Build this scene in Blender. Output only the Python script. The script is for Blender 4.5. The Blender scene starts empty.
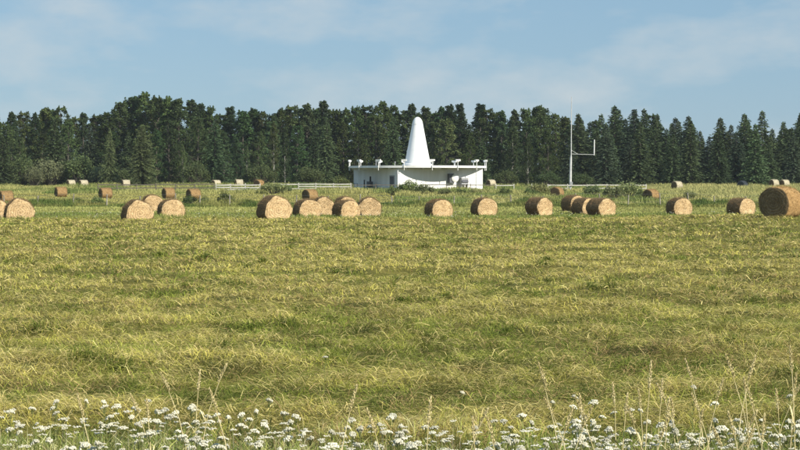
import bpy, bmesh, math, random
import numpy as np
from mathutils import Vector, Matrix

# ------------------------------------------------------------------ camera, sky, sun, exposure
SC = bpy.context.scene
COL = SC.collection
CAM_H = 2.5
F = 1800.0                      # focal length in pixels of an 800 px wide frame
cam_d = bpy.data.cameras.new('camera'); cam = bpy.data.objects.new('camera', cam_d); COL.objects.link(cam)
cam_d.sensor_width = 36.0; cam_d.lens = 36.0 * F / 800.0
cam_d.clip_start = 0.3; cam_d.clip_end = 20000
cam.location = (0, 0, CAM_H)
cam.rotation_euler = (math.radians(90) - math.atan(45.0 / F), 0, 0)
SC.camera = cam

SUN_EL, SUN_AZ = math.radians(31), math.radians(49)      # azimuth: right of straight-behind-the-camera
SUN = Vector((math.sin(SUN_AZ) * math.cos(SUN_EL), -math.cos(SUN_AZ) * math.cos(SUN_EL), math.sin(SUN_EL)))
world = bpy.data.worlds.new('World'); SC.world = world; world.use_nodes = True
wt = world.node_tree; wt.nodes.clear()
w_out = wt.nodes.new('ShaderNodeOutputWorld'); w_bg = wt.nodes.new('ShaderNodeBackground')
sky = wt.nodes.new('ShaderNodeTexSky'); sky.sky_type = 'NISHITA'; sky.sun_disc = False
sky.sun_elevation = SUN_EL; sky.sun_rotation = math.atan2(SUN.x, SUN.y)
sky.altitude = 300; sky.air_density = 1.0; sky.dust_density = 0.35; sky.ozone_density = 2.5
w_bg.inputs['Strength'].default_value = 0.075
# thin streaks of cloud, the same all round the sky
w_tc = wt.nodes.new('ShaderNodeTexCoord')
w_map = wt.nodes.new('ShaderNodeMapping'); w_map.inputs['Scale'].default_value = (8, 8, 19); w_map.inputs['Location'].default_value = (3.1, 0.4, 1.3)
w_n = wt.nodes.new('ShaderNodeTexNoise'); w_n.inputs['Scale'].default_value = 1.6; w_n.inputs['Detail'].default_value = 7; w_n.inputs['Roughness'].default_value = 0.55
w_r = wt.nodes.new('ShaderNodeValToRGB'); w_r.color_ramp.elements[0].position = 0.46; w_r.color_ramp.elements[1].position = 0.76
w_r.color_ramp.elements[0].color = (0, 0, 0, 1); w_r.color_ramp.elements[1].color = (0.75, 0.75, 0.75, 1)
w_mix = wt.nodes.new('ShaderNodeMix'); w_mix.data_type = 'RGBA'
w_mix.inputs['B'].default_value = (6.3, 6.9, 7.2, 1)
w_veil = wt.nodes.new('ShaderNodeMix'); w_veil.data_type = 'RGBA'; w_veil.inputs['Factor'].default_value = 0.7; w_veil.inputs['B'].default_value = (2.9, 4.85, 6.75, 1)
wt.links.new(w_tc.outputs['Generated'], w_map.inputs['Vector']); wt.links.new(w_map.outputs[0], w_n.inputs['Vector'])
wt.links.new(w_n.outputs['Fac'], w_r.inputs['Fac']); wt.links.new(w_r.outputs['Color'], w_mix.inputs['Factor'])
wt.links.new(sky.outputs[0], w_veil.inputs['A']); wt.links.new(w_veil.outputs['Result'], w_mix.inputs['A']); wt.links.new(w_mix.outputs['Result'], w_bg.inputs['Color'])
wt.links.new(w_bg.outputs[0], w_out.inputs['Surface'])

sun_d = bpy.data.lights.new('sun', 'SUN'); sun_o = bpy.data.objects.new('sun', sun_d); COL.objects.link(sun_o)
sun_d.energy = 5.0; sun_d.angle = math.radians(0.55); sun_d.color = (1.0, 0.93, 0.80)
sun_o.rotation_euler = (-SUN).to_track_quat('-Z', 'Y').to_euler()
sun_o.location = (60, -40, 60)
SC.view_settings.view_transform = 'Standard'; SC.view_settings.look = 'None'
SC.view_settings.exposure = 0.35; SC.view_settings.gamma = 1.0; SC.view_settings.use_curve_mapping = False

# ------------------------------------------------------------------ helpers
RNG = np.random.default_rng(11)
random.seed(5)

def lattice(seed, n=256):
    return np.random.default_rng(seed).random((n, n))
LAT = [lattice(i) for i in range(8)]
def vnoise(x, y, k=0):
    x = np.asarray(x, float); y = np.asarray(y, float)
    L = LAT[k % 8]; xi = np.floor(x).astype(int); yi = np.floor(y).astype(int)
    fx = x - xi; fy = y - yi; fx = fx * fx * (3 - 2 * fx); fy = fy * fy * (3 - 2 * fy)
    g = lambda a, b: L[a % 256, b % 256]
    return (g(xi, yi) * (1 - fx) + g(xi + 1, yi) * fx) * (1 - fy) + (g(xi, yi + 1) * (1 - fx) + g(xi + 1, yi + 1) * fx) * fy
def fbm(x, y, k=0, o=3):
    s = 0; a = 0.5; t = 0
    for i in range(o):
        s = s + a * vnoise(x * 2 ** i + 17.3 * i, y * 2 ** i + 5.1 * i, k + i); t += a; a *= 0.5
    return s / t
def smooth(a, b, v):
    t = np.clip((np.asarray(v, float) - a) / (b - a), 0, 1); return t * t * (3 - 2 * t)

PY = [-100, 150, 180, 212, 255, 300, 360, 450, 5000]
PZ = [0, 0.0, 0.12, 0.33, 0.78, 1.2, 1.6, 1.8, 2.0]
def zg(x, y):
    x = np.asarray(x, float); y = np.asarray(y, float)
    z = np.interp(y, PY, PZ)
    z = z + 0.58 * np.exp(-((x - 20.5) / 8.0) ** 2 - ((y - 94) / 15.0) ** 2)
    near = 1 - smooth(112, 135, y)
    z = z + near * (0.28 * (fbm(x / 3.0, y / 1.7, 1, 2) - 0.5) + 0.28 * (fbm(x / 1.0, y / 0.8, 3, 2) - 0.5))
    z = z + 0.16 * (fbm(x / 23, y / 17, 5, 2) - 0.5) * smooth(20, 40, y)
    return z
def zgs(x, y): return float(zg(x, y))
def wx(px, d): return (px - 400.0) / F * d

def new_mat(name):
    m = bpy.data.materials.new(name); m.use_nodes = True
    nt = m.node_tree; b = nt.nodes['Principled BSDF']
    return m, nt, b
def noise_mat(name, c1, c2, scale, rough=0.8, bump=0.0, stretch=(1, 1, 1), detail=5, spec=0.3, lo=0.35, hi=0.65, metal=0.0):
    m, nt, b = new_mat(name)
    tc = nt.nodes.new('ShaderNodeTexCoord'); mp = nt.nodes.new('ShaderNodeMapping'); mp.inputs['Scale'].default_value = stretch
    n = nt.nodes.new('ShaderNodeTexNoise'); n.inputs['Scale'].default_value = scale; n.inputs['Detail'].default_value = detail
    r = nt.nodes.new('ShaderNodeValToRGB'); r.color_ramp.elements[0].position = lo; r.color_ramp.elements[1].position = hi
    r.color_ramp.elements[0].color = (*c1, 1); r.color_ramp.elements[1].color = (*c2, 1)
    nt.links.new(tc.outputs['Object'], mp.inputs[0]); nt.links.new(mp.outputs[0], n.inputs['Vector'])
    nt.links.new(n.outputs['Fac'], r.inputs['Fac']); nt.links.new(r.outputs[0], b.inputs['Base Color'])
    b.inputs['Roughness'].default_value = rough; b.inputs['Specular IOR Level'].default_value = spec; b.inputs['Metallic'].default_value = metal
    if bump:
        bp = nt.nodes.new('ShaderNodeBump'); bp.inputs['Strength'].default_value = bump; bp.inputs['Distance'].default_value = 0.02
        nt.links.new(n.outputs['Fac'], bp.inputs['Height']); nt.links.new(bp.outputs[0], b.inputs['Normal'])
    return m
def leaf_mat(name, transl=0.3, rough=0.6, spec=0.25, vary=0.0, nscale=0.0):
    """colour from the mesh's own per-leaf colour attribute, part translucent"""
    m, nt, b = new_mat(name)
    a = nt.nodes.new('ShaderNodeAttribute'); a.attribute_name = 'Col'
    src = a.outputs['Color']
    if vary:
        oi = nt.nodes.new('ShaderNodeObjectInfo'); hs = nt.nodes.new('ShaderNodeHueSaturation')
        mr = nt.nodes.new('ShaderNodeMapRange'); mr.inputs['To Min'].default_value = 1 - vary; mr.inputs['To Max'].default_value = 1 + vary
        nt.links.new(oi.outputs['Random'], mr.inputs['Value']); nt.links.new(mr.outputs[0], hs.inputs['Value'])
        mr2 = nt.nodes.new('ShaderNodeMapRange'); mr2.inputs['To Min'].default_value = 0.52; mr2.inputs['To Max'].default_value = 0.475
        mu = nt.nodes.new('ShaderNodeMath'); mu.operation = 'MULTIPLY'; mu.inputs[1].default_value = 7.31
        fr = nt.nodes.new('ShaderNodeMath'); fr.operation = 'FRACT'
        nt.links.new(oi.outputs['Random'], mu.inputs[0]); nt.links.new(mu.outputs[0], fr.inputs[0])
        nt.links.new(fr.outputs[0], mr2.inputs['Value']); nt.links.new(mr2.outputs[0], hs.inputs['Hue'])
        nt.links.new(src, hs.inputs['Color']); src = hs.outputs['Color']
    nt.links.new(src, b.inputs['Base Color'])
    b.inputs['Roughness'].default_value = rough; b.inputs['Specular IOR Level'].default_value = spec
    if transl:
        t = nt.nodes.new('ShaderNodeBsdfTranslucent'); mx = nt.nodes.new('ShaderNodeMixShader'); mx.inputs[0].default_value = transl
        nt.links.new(src, t.inputs['Color'])
        nt.links.new(b.outputs[0], mx.inputs[1]); nt.links.new(t.outputs[0], mx.inputs[2])
        nt.links.new(mx.outputs[0], nt.nodes['Material Output'].inputs['Surface'])
    return m

def mesh_np(name, V, faces_by_n, mat, cols=None, smoothf=False):
    """V (N,3); faces_by_n list of int arrays (M,k); cols (N,3) point colours"""
    me = bpy.data.meshes.new(name)
    nv = len(V); me.vertices.add(nv); me.vertices.foreach_set('co', np.asarray(V, np.float32).ravel())
    loops = np.concatenate([f.ravel() for f in faces_by_n]).astype(np.int32)
    tot = np.concatenate([np.full(len(f), f.shape[1], np.int32) for f in faces_by_n])
    start = np.concatenate([[0], np.cumsum(tot)[:-1]]).astype(np.int32)
    me.loops.add(len(loops)); me.loops.foreach_set('vertex_index', loops)
    me.polygons.add(len(tot)); me.polygons.foreach_set('loop_start', start)
    try: me.polygons.foreach_set('loop_total', tot)
    except Exception: pass
    me.polygons.foreach_set('use_smooth', np.full(len(tot), smoothf))
    if cols is not None:
        ca = me.color_attributes.new('Col', 'FLOAT_COLOR', 'POINT')
        c4 = np.ones((nv, 4), np.float32); c4[:, :3] = cols
        ca.data.foreach_set('color', c4.ravel())
    me.update(calc_edges=True); me.validate()
    if mat: me.materials.append(mat)
    return me
def mesh_py(name, V, Fs, mat, smoothf=False, cols=None):
    me = bpy.data.meshes.new(name); me.from_pydata([tuple(v) for v in V], [], [tuple(int(i) for i in f) for f in Fs])
    if smoothf:
        for p in me.polygons: p.use_smooth = True
    if cols is not None:
        ca = me.color_attributes.new('Col', 'FLOAT_COLOR', 'POINT')
        for i, c in enumerate(cols): ca.data[i].color = (*c, 1)
    me.update()
    if mat: me.materials.append(mat)
    return me
def link(name, me, parent=None, loc=None, rotz=None, scale=None):
    o = bpy.data.objects.new(name, me); COL.objects.link(o)
    if parent is not None: o.parent = parent
    if loc is not None: o.location = loc
    if rotz is not None: o.rotation_euler = (0, 0, rotz)
    if scale is not None: o.scale = scale if hasattr(scale, '__len__') else (scale,) * 3
    return o
def tag(o, label=None, cat=None, group=None, kind=None):
    if label: o['label'] = label
    if cat: o['category'] = cat
    if group: o['group'] = group
    if kind: o['kind'] = kind
    return o
class MB:
    """collects simple solids into one mesh"""
    def __init__(s): s.V = []; s.F = []
    def add(s, V, Fs):
        n = len(s.V); s.V += [tuple(v) for v in V]; s.F += [tuple(n + i for i in f) for f in Fs]; return s
    def box(s, c, size, rz=0.0, rx=0.0):
        R = Matrix.Rotation(rz, 3, 'Z') @ Matrix.Rotation(rx, 3, 'X')
        hx, hy, hz = [q / 2 for q in size]
        V = [Vector(c) + R @ Vector((a * hx, b * hy, e * hz)) for a in (-1, 1) for b in (-1, 1) for e in (-1, 1)]
        return s.add(V, [(0, 1, 3, 2), (4, 6, 7, 5), (0, 4, 5, 1), (2, 3, 7, 6), (0, 2, 6, 4), (1, 5, 7, 3)])
    def tube(s, pts, radii, n=8, cap=True):
        pts = [Vector(p) for p in pts]; V = []; Fs = []
        for i, p in enumerate(pts):
            t = (pts[min(i + 1, len(pts) - 1)] - pts[max(i - 1, 0)]).normalized()
            u = t.cross(Vector((0.31, 0.95, 0.05))); u = u.normalized() if u.length > 1e-4 else t.orthogonal().normalized(); w = t.cross(u)
            r = radii[i] if hasattr(radii, '__len__') else radii
            for k in range(n):
                a = 2 * math.pi * k / n; V.append(p + u * (r * math.cos(a)) + w * (r * math.sin(a)))
        for i in range(len(pts) - 1):
            for k in range(n):
                Fs.append((i * n + k, i * n + (k + 1) % n, (i + 1) * n + (k + 1) % n, (i + 1) * n + k))
        if cap:
            Fs.append(tuple(range(n))[::-1]); Fs.append(tuple((len(pts) - 1) * n + k for k in range(n)))
        return s.add(V, Fs)
    def lathe(s, prof, c=(0, 0, 0), n=32, capb=True, capt=True):
        V = []; Fs = []
        for r, z in prof:
            for k in range(n):
                a = 2 * math.pi * k / n; V.append((c[0] + r * math.cos(a), c[1] + r * math.sin(a), c[2] + z))
        for i in range(len(prof) - 1):
            for k in range(n):
                Fs.append((i * n + k, i * n + (k + 1) % n, (i + 1) * n + (k + 1) % n, (i + 1) * n + k))
        if capb: Fs.append(tuple(range(n))[::-1])
        if capt: Fs.append(tuple((len(prof) - 1) * n + k for k in range(n)))
        return s.add(V, Fs)
    def mesh(s, name, mat, smoothf=False):
        me = mesh_py(name, s.V, s.F, mat, smoothf)
        if smoothf:
            try: me.set_sharp_from_angle(angle=math.radians(40))
            except Exception: pass
        return me
    def build(s, name, mat, parent=None, smoothf=False, **k): return link(name, s.mesh(name, mat, smoothf), parent, **k)
def empty(name, loc, rotz=0, scale=1.0):
    o = bpy.data.objects.new(name, None); COL.objects.link(o); o.empty_display_size = 0.2
    o.location = loc; o.rotation_euler = (0, 0, rotz); o.scale = scale if hasattr(scale, '__len__') else (scale,) * 3
    return o
def place(protos, name, loc, rotz, scale):
    """thing made of shared part meshes: protos = [(part name, mesh)]"""
    r = empty(name, loc, rotz, scale)
    for pn, me in protos:
        o = bpy.data.objects.new(pn, me); COL.objects.link(o); o.parent = r
        if pn in ('foliage', 'loose_straw'): o['kind'] = 'stuff'
    return r

# ------------------------------------------------------------------ materials
M_GROUND = noise_mat('field_soil', (0.075, 0.08, 0.02), (0.19, 0.165, 0.045), 0.9, 0.95, 0.4, stretch=(1, 1.6, 1), spec=0.1)
M_GRASS = leaf_mat('grass_blades', 0.22, 0.7, 0.12)
M_LEAF = leaf_mat('tree_leaves', 0.2, 0.65, 0.15, vary=0.38)
M_NEEDLE = leaf_mat('spruce_needles', 0.06, 0.7, 0.12, vary=0.35)
M_SHRUB = leaf_mat('shrub_leaves', 0.25, 0.6, 0.2, vary=0.18)
M_BARK = noise_mat('grey_bark', (0.05, 0.042, 0.034), (0.13, 0.115, 0.095), 6, 0.9, 0.5, stretch=(1, 1, 0.2))
M_PALEBARK = noise_mat('pale_bark', (0.16, 0.15, 0.12), (0.42, 0.41, 0.36), 3, 0.85, 0.3, stretch=(1, 1, 1.5))
M_STRAW = leaf_mat('bale_straw', 0.0, 0.85, 0.1)
M_FRINGE = leaf_mat('loose_straw', 0.25, 0.8, 0.1)
M_WHITE = noise_mat('white_paint', (0.69, 0.69, 0.67), (0.80, 0.80, 0.79), 1.1, 0.55, 0.03, stretch=(1, 1, 0.12), spec=0.35)
M_RADOME = noise_mat('radome_fibreglass', (0.76, 0.77, 0.77), (0.82, 0.82, 0.81), 0.5, 0.45, 0.0, spec=0.4)
M_ROOF = noise_mat('roof_metal', (0.55, 0.56, 0.56), (0.70, 0.70, 0.69), 0.8, 0.5, 0.02)
M_DARKGREY = noise_mat('dark_grey_paint', (0.07, 0.075, 0.09), (0.11, 0.115, 0.13), 3, 0.6)
M_MIDGREY = noise_mat('grey_metal', (0.26, 0.27, 0.28), (0.36, 0.37, 0.38), 4, 0.5)
M_BLACK = noise_mat('dark_rubber', (0.02, 0.02, 0.022), (0.04, 0.04, 0.042), 5, 0.7)
M_PALEWOOD = noise_mat('pale_fence_wood', (0.38, 0.365, 0.325), (0.60, 0.58, 0.52), 5, 0.85, 0.2, stretch=(0.4, 1, 1))
M_OLDWOOD = noise_mat('weathered_fence_wood', (0.08, 0.07, 0.055), (0.17, 0.15, 0.12), 5, 0.9, 0.2, stretch=(0.4, 1, 1))
M_POST = noise_mat('post_wood', (0.20, 0.18, 0.14), (0.42, 0.39, 0.32), 7, 0.9, 0.3, stretch=(1, 1, 0.25))
M_WIRE = noise_mat('fence_wire', (0.25, 0.25, 0.25), (0.35, 0.34, 0.33), 3, 0.5, metal=0.7)
M_GALV = noise_mat('galvanised_mast', (0.40, 0.41, 0.41), (0.58, 0.58, 0.57), 2, 0.45, spec=0.4)
M_PETAL = noise_mat('white_petals', (0.60, 0.565, 0.41), (0.82, 0.79, 0.65), 40, 0.8)
_nt = M_PETAL.node_tree; _b = _nt.nodes['Principled BSDF']; _oi = _nt.nodes.new('ShaderNodeObjectInfo'); _mr = _nt.nodes.new('ShaderNodeMapRange'); _hs = _nt.nodes.new('ShaderNodeHueSaturation')
_mr.inputs['To Min'].default_value = 0.66; _mr.inputs['To Max'].default_value = 1.04; _src = _b.inputs['Base Color'].links[0].from_socket
_nt.links.new(_oi.outputs['Random'], _mr.inputs['Value']); _nt.links.new(_mr.outputs[0], _hs.inputs['Value']); _nt.links.new(_src, _hs.inputs['Color']); _nt.links.new(_hs.outputs[0], _b.inputs['Base Color'])
M_STEM = noise_mat('green_stem', (0.10, 0.13, 0.035), (0.17, 0.19, 0.06), 12, 0.8)
M_DRYSTEM = noise_mat('dry_stalk', (0.50, 0.42, 0.20), (0.70, 0.60, 0.34), 10, 0.85)
M_PLASTIC = noise_mat('dark_bale_plastic', (0.035, 0.042, 0.05), (0.07, 0.08, 0.09), 3, 0.45)
M_NET = noise_mat('pale_net_wrap', (0.48, 0.44, 0.33), (0.66, 0.62, 0.50), 4, 0.8, 0.3, stretch=(1, 0.3, 1))

# ------------------------------------------------------------------ ground: one sheet to the horizon
def axis(parts):
    out = []
    for a, b, st in parts: out += list(np.arange(a, b, st))
    return np.array(out + [parts[-1][1]])
gx = axis([(-4000, -400, 600), (-400, -60, 20), (-60, -34, 2), (-34, 34, 0.5), (34, 60, 2), (60, 400, 20), (400, 4000, 600)])
gy = axis([(-300, 0, 50), (0, 9, 1.5), (9, 60, 0.35), (60, 136, 0.6), (136, 420, 3), (420, 1000, 60), (1000, 6000, 500)])
X, Y = np.meshgrid(gx, gy); Z = zg(X, Y)
V = np.stack([X.ravel(), Y.ravel(), Z.ravel()], 1); nx, ny = len(gx), len(gy)
i0 = (np.arange(ny - 1)[:, None] * nx + np.arange(nx - 1)[None, :]).ravel()
ground = link('ground', mesh_np('ground', V, [np.stack([i0, i0 + 1, i0 + nx + 1, i0 + nx], 1)], M_GROUND, smoothf=True))
tag(ground, kind='structure')

# ------------------------------------------------------------------ the white radio beacon station
BD = 273.0; BX = wx(417.5, BD); BZ = zgs(BX, BD) - 0.15
ROOF = 4.52 - BZ                                             # deck level above the base
st = tag(empty('beacon_station', (BX, BD, BZ)), 'low white station under a round flat roof with a tall white cone', 'building')
C4 = [(-3.0, -9.75), (9.75, -3.0), (3.0, 9.75), (-9.75, 3.0)]   # corners of the square hut inside the round deck
wallnames = ['wall', 'wall', 'wall', 'wall']
def wall_frame(i):
    a = Vector(C4[i]); b = Vector(C4[(i + 1) % 4]); t = (b - a).normalized(); n = Vector((t.y, -t.x)); return a, b, t, n
walls = []
for i in range(4):
    a, b, t, n = wall_frame(i)
    ln = (b - a).length; mid = (a + b) / 2 - n * 0.12; rz = math.atan2(t.y, t.x)
    m = MB(); m.box((mid.x, mid.y, (ROOF - 0.3) / 2), (ln - 0.24 if i % 2 else ln, 0.24, ROOF - 0.3), rz)
    w = m.build('wall', M_WHITE, st); walls.append(w)
    # cladding seams: slim cover strips standing proud of the wall
    nstr = 8
    for k in range(1, nstr):
        p = a + t * (ln * k / nstr) + n * 0.012
        m = MB(); m.box((p.x, p.y, (ROOF - 0.34) / 2), (0.035, 0.014, ROOF - 0.36), rz); m.build('cover_strip', M_WHITE, w)
    p = (a + b) / 2 + n * 0.03
    m = MB(); m.box((p.x, p.y, 0.2), (ln - 0.1, 0.05, 0.4), rz); m.build('plinth', M_MIDGREY, w)
R = 10.35
roof = MB().lathe([(R - 0.25, ROOF - 0.26), (R - 0.02, ROOF - 0.24), (R, ROOF), (0.2, ROOF + 0.12)], n=96).build('roof_deck', M_ROOF, st, True)
rim = MB().lathe([(R + 0.005, ROOF - 0.22), (R + 0.09, ROOF - 0.22), (R + 0.09, ROOF + 0.10), (R + 0.005, ROOF + 0.10), (R + 0.005, ROOF - 0.22)], n=96, capb=False, capt=False).build('rim', M_WHITE, roof, True)
for k in range(24):                                           # radial joists under the deck
    a = 2 * math.pi * (k + 0.3) / 24
    m = MB(); m.box((math.cos(a) * 8.6, math.sin(a) * 8.6, ROOF - 0.345), (2.8, 0.09, 0.16), a); m.build('joist', M_WHITE, roof)
CT = 12.05 - BZ
RB, RT = 1.95, 0.80
prof = [(RB, ROOF + 0.45)]
for k in range(1, 11):
    f = k / 10; prof.append((RB + (RT - RB) * f, ROOF + 0.45 + (CT - 1.05 - ROOF - 0.45) * f))
for k in range(1, 9):
    a = math.radians(12 + 78 * k / 8); prof.append((max(0.815 * math.cos(a), 0.02), CT - 1.26 + 1.26 * math.sin(a)))
cone = MB().lathe(prof, n=64, capb=False).build('cone', M_RADOME, st, True)
MB().lathe([(2.2, ROOF + 0.10), (2.3, ROOF + 0.10), (2.28, ROOF + 0.36), (1.96, ROOF + 0.5)], n=64, capt=False, capb=False).build('base_flange', M_RADOME, cone, True)
MB().lathe([(0.80, CT - 1.16), (0.85, CT - 1.16), (0.84, CT - 1.04), (0.79, CT - 1.04)], n=48, capt=False, capb=False).build('seam_band', M_WHITE, cone, True)
for f in (0.34, 0.68):
    r = RB + (RT - RB) * f; zz = ROOF + 0.45 + (CT - 1.05 - ROOF - 0.45) * f
    MB().lathe([(r, zz - 0.03), (r + 0.022, zz - 0.03), (r + 0.012, zz + 0.03), (r - 0.008, zz + 0.03)], n=48, capt=False, capb=False).build('seam_band', M_RADOME, cone, True)
for k in range(16):                                           # loop aerials round the rim
    a = math.radians(11.25 + 22.5 * k); rr = R + 0.15
    cx, cy = rr * math.cos(a), rr * math.sin(a)
    m = MB(); m.tube([(cx, cy, ROOF - 0.6), (cx, cy, ROOF + 0.72)], 0.055, 8); m.box((cx, cy, ROOF - 0.05), (0.16, 0.14, 0.3), a)
    s_ = m.build('aerial', M_WHITE, st)
    m = MB(); m.box((cx, cy, ROOF + 0.88), (0.30, 0.78, 0.25), a); m.box((cx, cy, ROOF + 0.70), (0.2, 0.34, 0.1), a)
    h = m.build('aerial_head', M_WHITE, s_)
for q, (ax, ay, hh) in enumerate([(-6.2, -6.5, 0.75), (-3.4, -8.2, 0.6), (2.2, -8.6, 0.55), (5.8, 2.5, 0.7)]):
    m = MB(); m.tube([(ax, ay, ROOF), (ax, ay, ROOF + hh)], 0.06, 8); m.lathe([(0.13, ROOF + hh - 0.02), (0.13, ROOF + hh + 0.08)], (ax, ay, 0), 10); m.build('roof_vent', M_MIDGREY, st)
# door on the shaded wall (between the left and the near corner)
a, b, t, n = wall_frame(3)
def on_wall(wf, s, off): q = wf[0] + wf[2] * s + wf[3] * off; return q
wf = wall_frame(3); ln = (wf[1] - wf[0]).length; rz = math.atan2(t.y, t.x)
p = on_wall(wf, ln * 0.885, 0.03); door = MB().box((p.x, p.y, 1.15), (1.25, 0.07, 2.2), rz).build('door', M_DARKGREY, st)
p = on_wall(wf, ln * 0.885, 0.05)
m = MB()
for dx, dz, sx, sz in ((-0.68, 1.15, 0.1, 2.3), (0.68, 1.15, 0.1, 2.3), (0, 2.34, 1.46, 0.12)):
    q = p + wf[2] * dx; m.box((q.x, q.y, dz), (sx, 0.1, sz), rz)
m.build('door_frame', M_MIDGREY, door)
q = p + wf[2] * 0.45 + wf[3] * 0.03; MB().box((q.x, q.y, 1.1), (0.14, 0.08, 0.05), rz).build('handle', M_GALV, door)
q = p + wf[3] * 0.55; MB().box((q.x, q.y, 0.15), (2.0, 1.0, 0.3), rz).build('door_step', M_MIDGREY, st)
# plant against the shaded wall: dark fan unit on a post, and a pipe guard rail
p = on_wall(wf, ln * 0.50, 0.9)
m = MB(); m.box((p.x, p.y, 1.05), (0.95, 0.6, 0.9), rz); m.box((p.x, p.y, 0.35), (0.12, 0.12, 0.8), rz); fan = m.build('fan_unit', M_DARKGREY, st)
q = p + wf[2] * 0.2; MB().tube([(q.x, q.y, 1.4), (q.x, q.y, 2.25)], [0.16, 0.13], 10).build('stack', M_BLACK, fan)
p = on_wall(wf, ln * 0.36, 0.8)
m = MB(); m.tube([(p.x, p.y, 0.0), (p.x, p.y, 1.75)], 0.11, 8); m.build('bollard_pipe', M_DARKGREY, st)
m = MB()
for s1 in (0.22, 0.30, 0.38):
    q = on_wall(wf, ln * s1, 2.1); m.tube([(q.x, q.y, 0), (q.x, q.y, 1.2)], 0.04, 6)
for zz in (0.6, 1.17):
    q = on_wall(wf, ln * 0.22, 2.1); q2 = on_wall(wf, ln * 0.38, 2.1); m.tube([(q.x, q.y, zz), (q2.x, q2.y, zz)], 0.035, 6)
m.build('guard_rail', M_DARKGREY, st)
# sunlit wall: dark exhaust hood with a round white cap, grey slanted condenser
wf = wall_frame(0); ln = (wf[1] - wf[0]).length; rz = math.atan2(wf[2].y, wf[2].x)
p = on_wall(wf, ln * 0.605, 0.35); hood = MB().box((p.x, p.y, 1.98), (0.75, 0.7, 1.35), rz).build('exhaust_hood', M_DARKGREY, st)
q = on_wall(wf, ln * 0.64, 0.74); mm = Matrix.Rotation(rz, 4, 'Z') @ Matrix.Rotation(math.radians(90), 4, 'X')
dish = MB().lathe([(0.1, 0.02), (0.58, 0.0), (0.60, 0.06), (0.45, 0.16), (0.02, 0.22)], n=28).mesh('round_cap', M_WHITE, True)
dish.transform(Matrix.Translation((q.x, q.y, 2.0)) @ mm); link('round_cap', dish, hood)
p = on_wall(wf, ln * 0.75, 0.55); cu = MB().box((p.x, p.y, 1.55), (1.15, 0.8, 0.95), rz).build('condenser', M_MIDGREY, st)
q = on_wall(wf, ln * 0.75, 1.0); MB().box((q.x, q.y, 1.62), (1.05, 0.05, 0.5), rz, math.radians(-24)).build('louvre', M_DARKGREY, cu)
for s1 in (0.715, 0.785):
    q = on_wall(wf, ln * s1, 0.55); MB().box((q.x, q.y, 0.54), (0.08, 0.6, 1.07), rz).build('leg', M_MIDGREY, cu)

# ------------------------------------------------------------------ aerial mast right of the station
MD = 258.0; MX = wx(571, MD); MZ = zgs(MX, MD) - 0.1
mast = tag(empty('aerial_mast', (MX, MD, MZ)), 'slim pale aerial mast with a side arm right of the station', 'mast')
k7 = MD / F
ztop = CAM_H + (180 - 97) * k7 - MZ; zj = CAM_H + (180 - 158) * k7 - MZ; zarm = CAM_H + (180 - 154) * k7 - MZ
MB().tube([(-0.12, 0, 0), (-0.04, 0, zj - 0.1), (0, 0, zj + 0.35)], [0.20, 0.16, 0.10], 12).build('lower_pole', M_GALV, mast, True)
up = MB().tube([(0, 0, zj + 0.3), (0.02, 0, zj + 5.2), (0.05, 0, ztop)], [0.085, 0.065, 0.042], 8).build('upper_pole', M_GALV, mast, True)
for zz in (zj + 1.9, zj + 3.6, zj + 5.2): MB().lathe([(0.07, zz), (0.09, zz + 0.03), (0.09, zz + 0.15), (0.06, zz + 0.18)], n=10).build('coupling', M_GALV, up)
arm = MB().tube([(0, 0, zarm), (3.3, 0, zarm - 0.1)], 0.038, 8).build('side_arm', M_GALV, mast)
MB().tube([(0.03, 0, zarm + 0.55), (0.95, 0, zarm - 0.02)], 0.028, 6).build('brace', M_GALV, arm)
MB().tube([(3.3, 0, zarm - 0.2), (3.3, 0, zarm + 0.3), (3.32, 0, zarm + 2.05)], [0.06, 0.085, 0.075], 8).build('whip_aerial', M_WHITE, arm, True)
m = MB(); m.box((0.0, -0.26, 1.25), (0.4, 0.22, 0.6)); m.build('junction_box', M_MIDGREY, mast)

# ------------------------------------------------------------------ fences
def rail_fence(px0, px1, d, mat, label, heights, board=0.15, bay=2.4, postmat=None, skip=0.0, postw=0.12, seed=1):
    rr = random.Random(seed)
    x0, x1 = wx(px0, d), wx(px1, d); nb = max(1, round((x1 - x0) / bay)); st_ = (x1 - x0) / nb
    r = tag(empty('rail_fence', (x0, d, zgs(x0, d))), label, 'fence'); z0 = zgs(x0, d)
    pm = MB().box((0, 0, 0.55), (postw, postw, 1.3)).mesh('post', postmat or mat)
    bm = MB().box((0, 0, 0), (st_ - 0.02, 0.035, board)).mesh('rail', mat)
    for i in range(nb + 1):
        x = x0 + i * st_; o = link('post', pm, r, (i * st_, 0, zgs(x, d) - z0 + rr.uniform(-0.06, 0.03)), rr.uniform(-0.08, 0.08)); o.rotation_euler[1] = rr.uniform(-0.03, 0.03)
        if i < nb:
            xm = x + st_ / 2; zm = zgs(xm, d) - z0
            for h in heights:
                if rr.random() < skip: continue
                o = link('rail', bm, r, ((i + 0.5) * st_, -postw / 2 - 0.02, zm + h + rr.uniform(-0.03, 0.03))); o.rotation_euler = (0, rr.uniform(-0.012, 0.012), 0)
    return r
rail_fence(281, 351, 262, M_PALEWOOD, 'pale wooden board fence joining the left end of the white station', (0.35, 0.68, 1.02), 0.15, skip=0.1, seed=3)
rail_fence(216, 260, 258, M_PALEWOOD, 'short pale wooden board fence left of the bushes, below two pale bales', (0.28, 0.60, 0.95), 0.16, 2.1, skip=0.12, seed=4)
rail_fence(98, 214, 258, M_OLDWOOD, 'dark weathered rail fence in the weeds at the far left', (0.55, 1.05), 0.13, 2.9, seed=5)
rail_fence(352, 494, 256, M_OLDWOOD, 'thin dark rail fence running in front of the white station', (1.0,), 0.10, 3.4, postw=0.09, seed=6)
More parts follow.
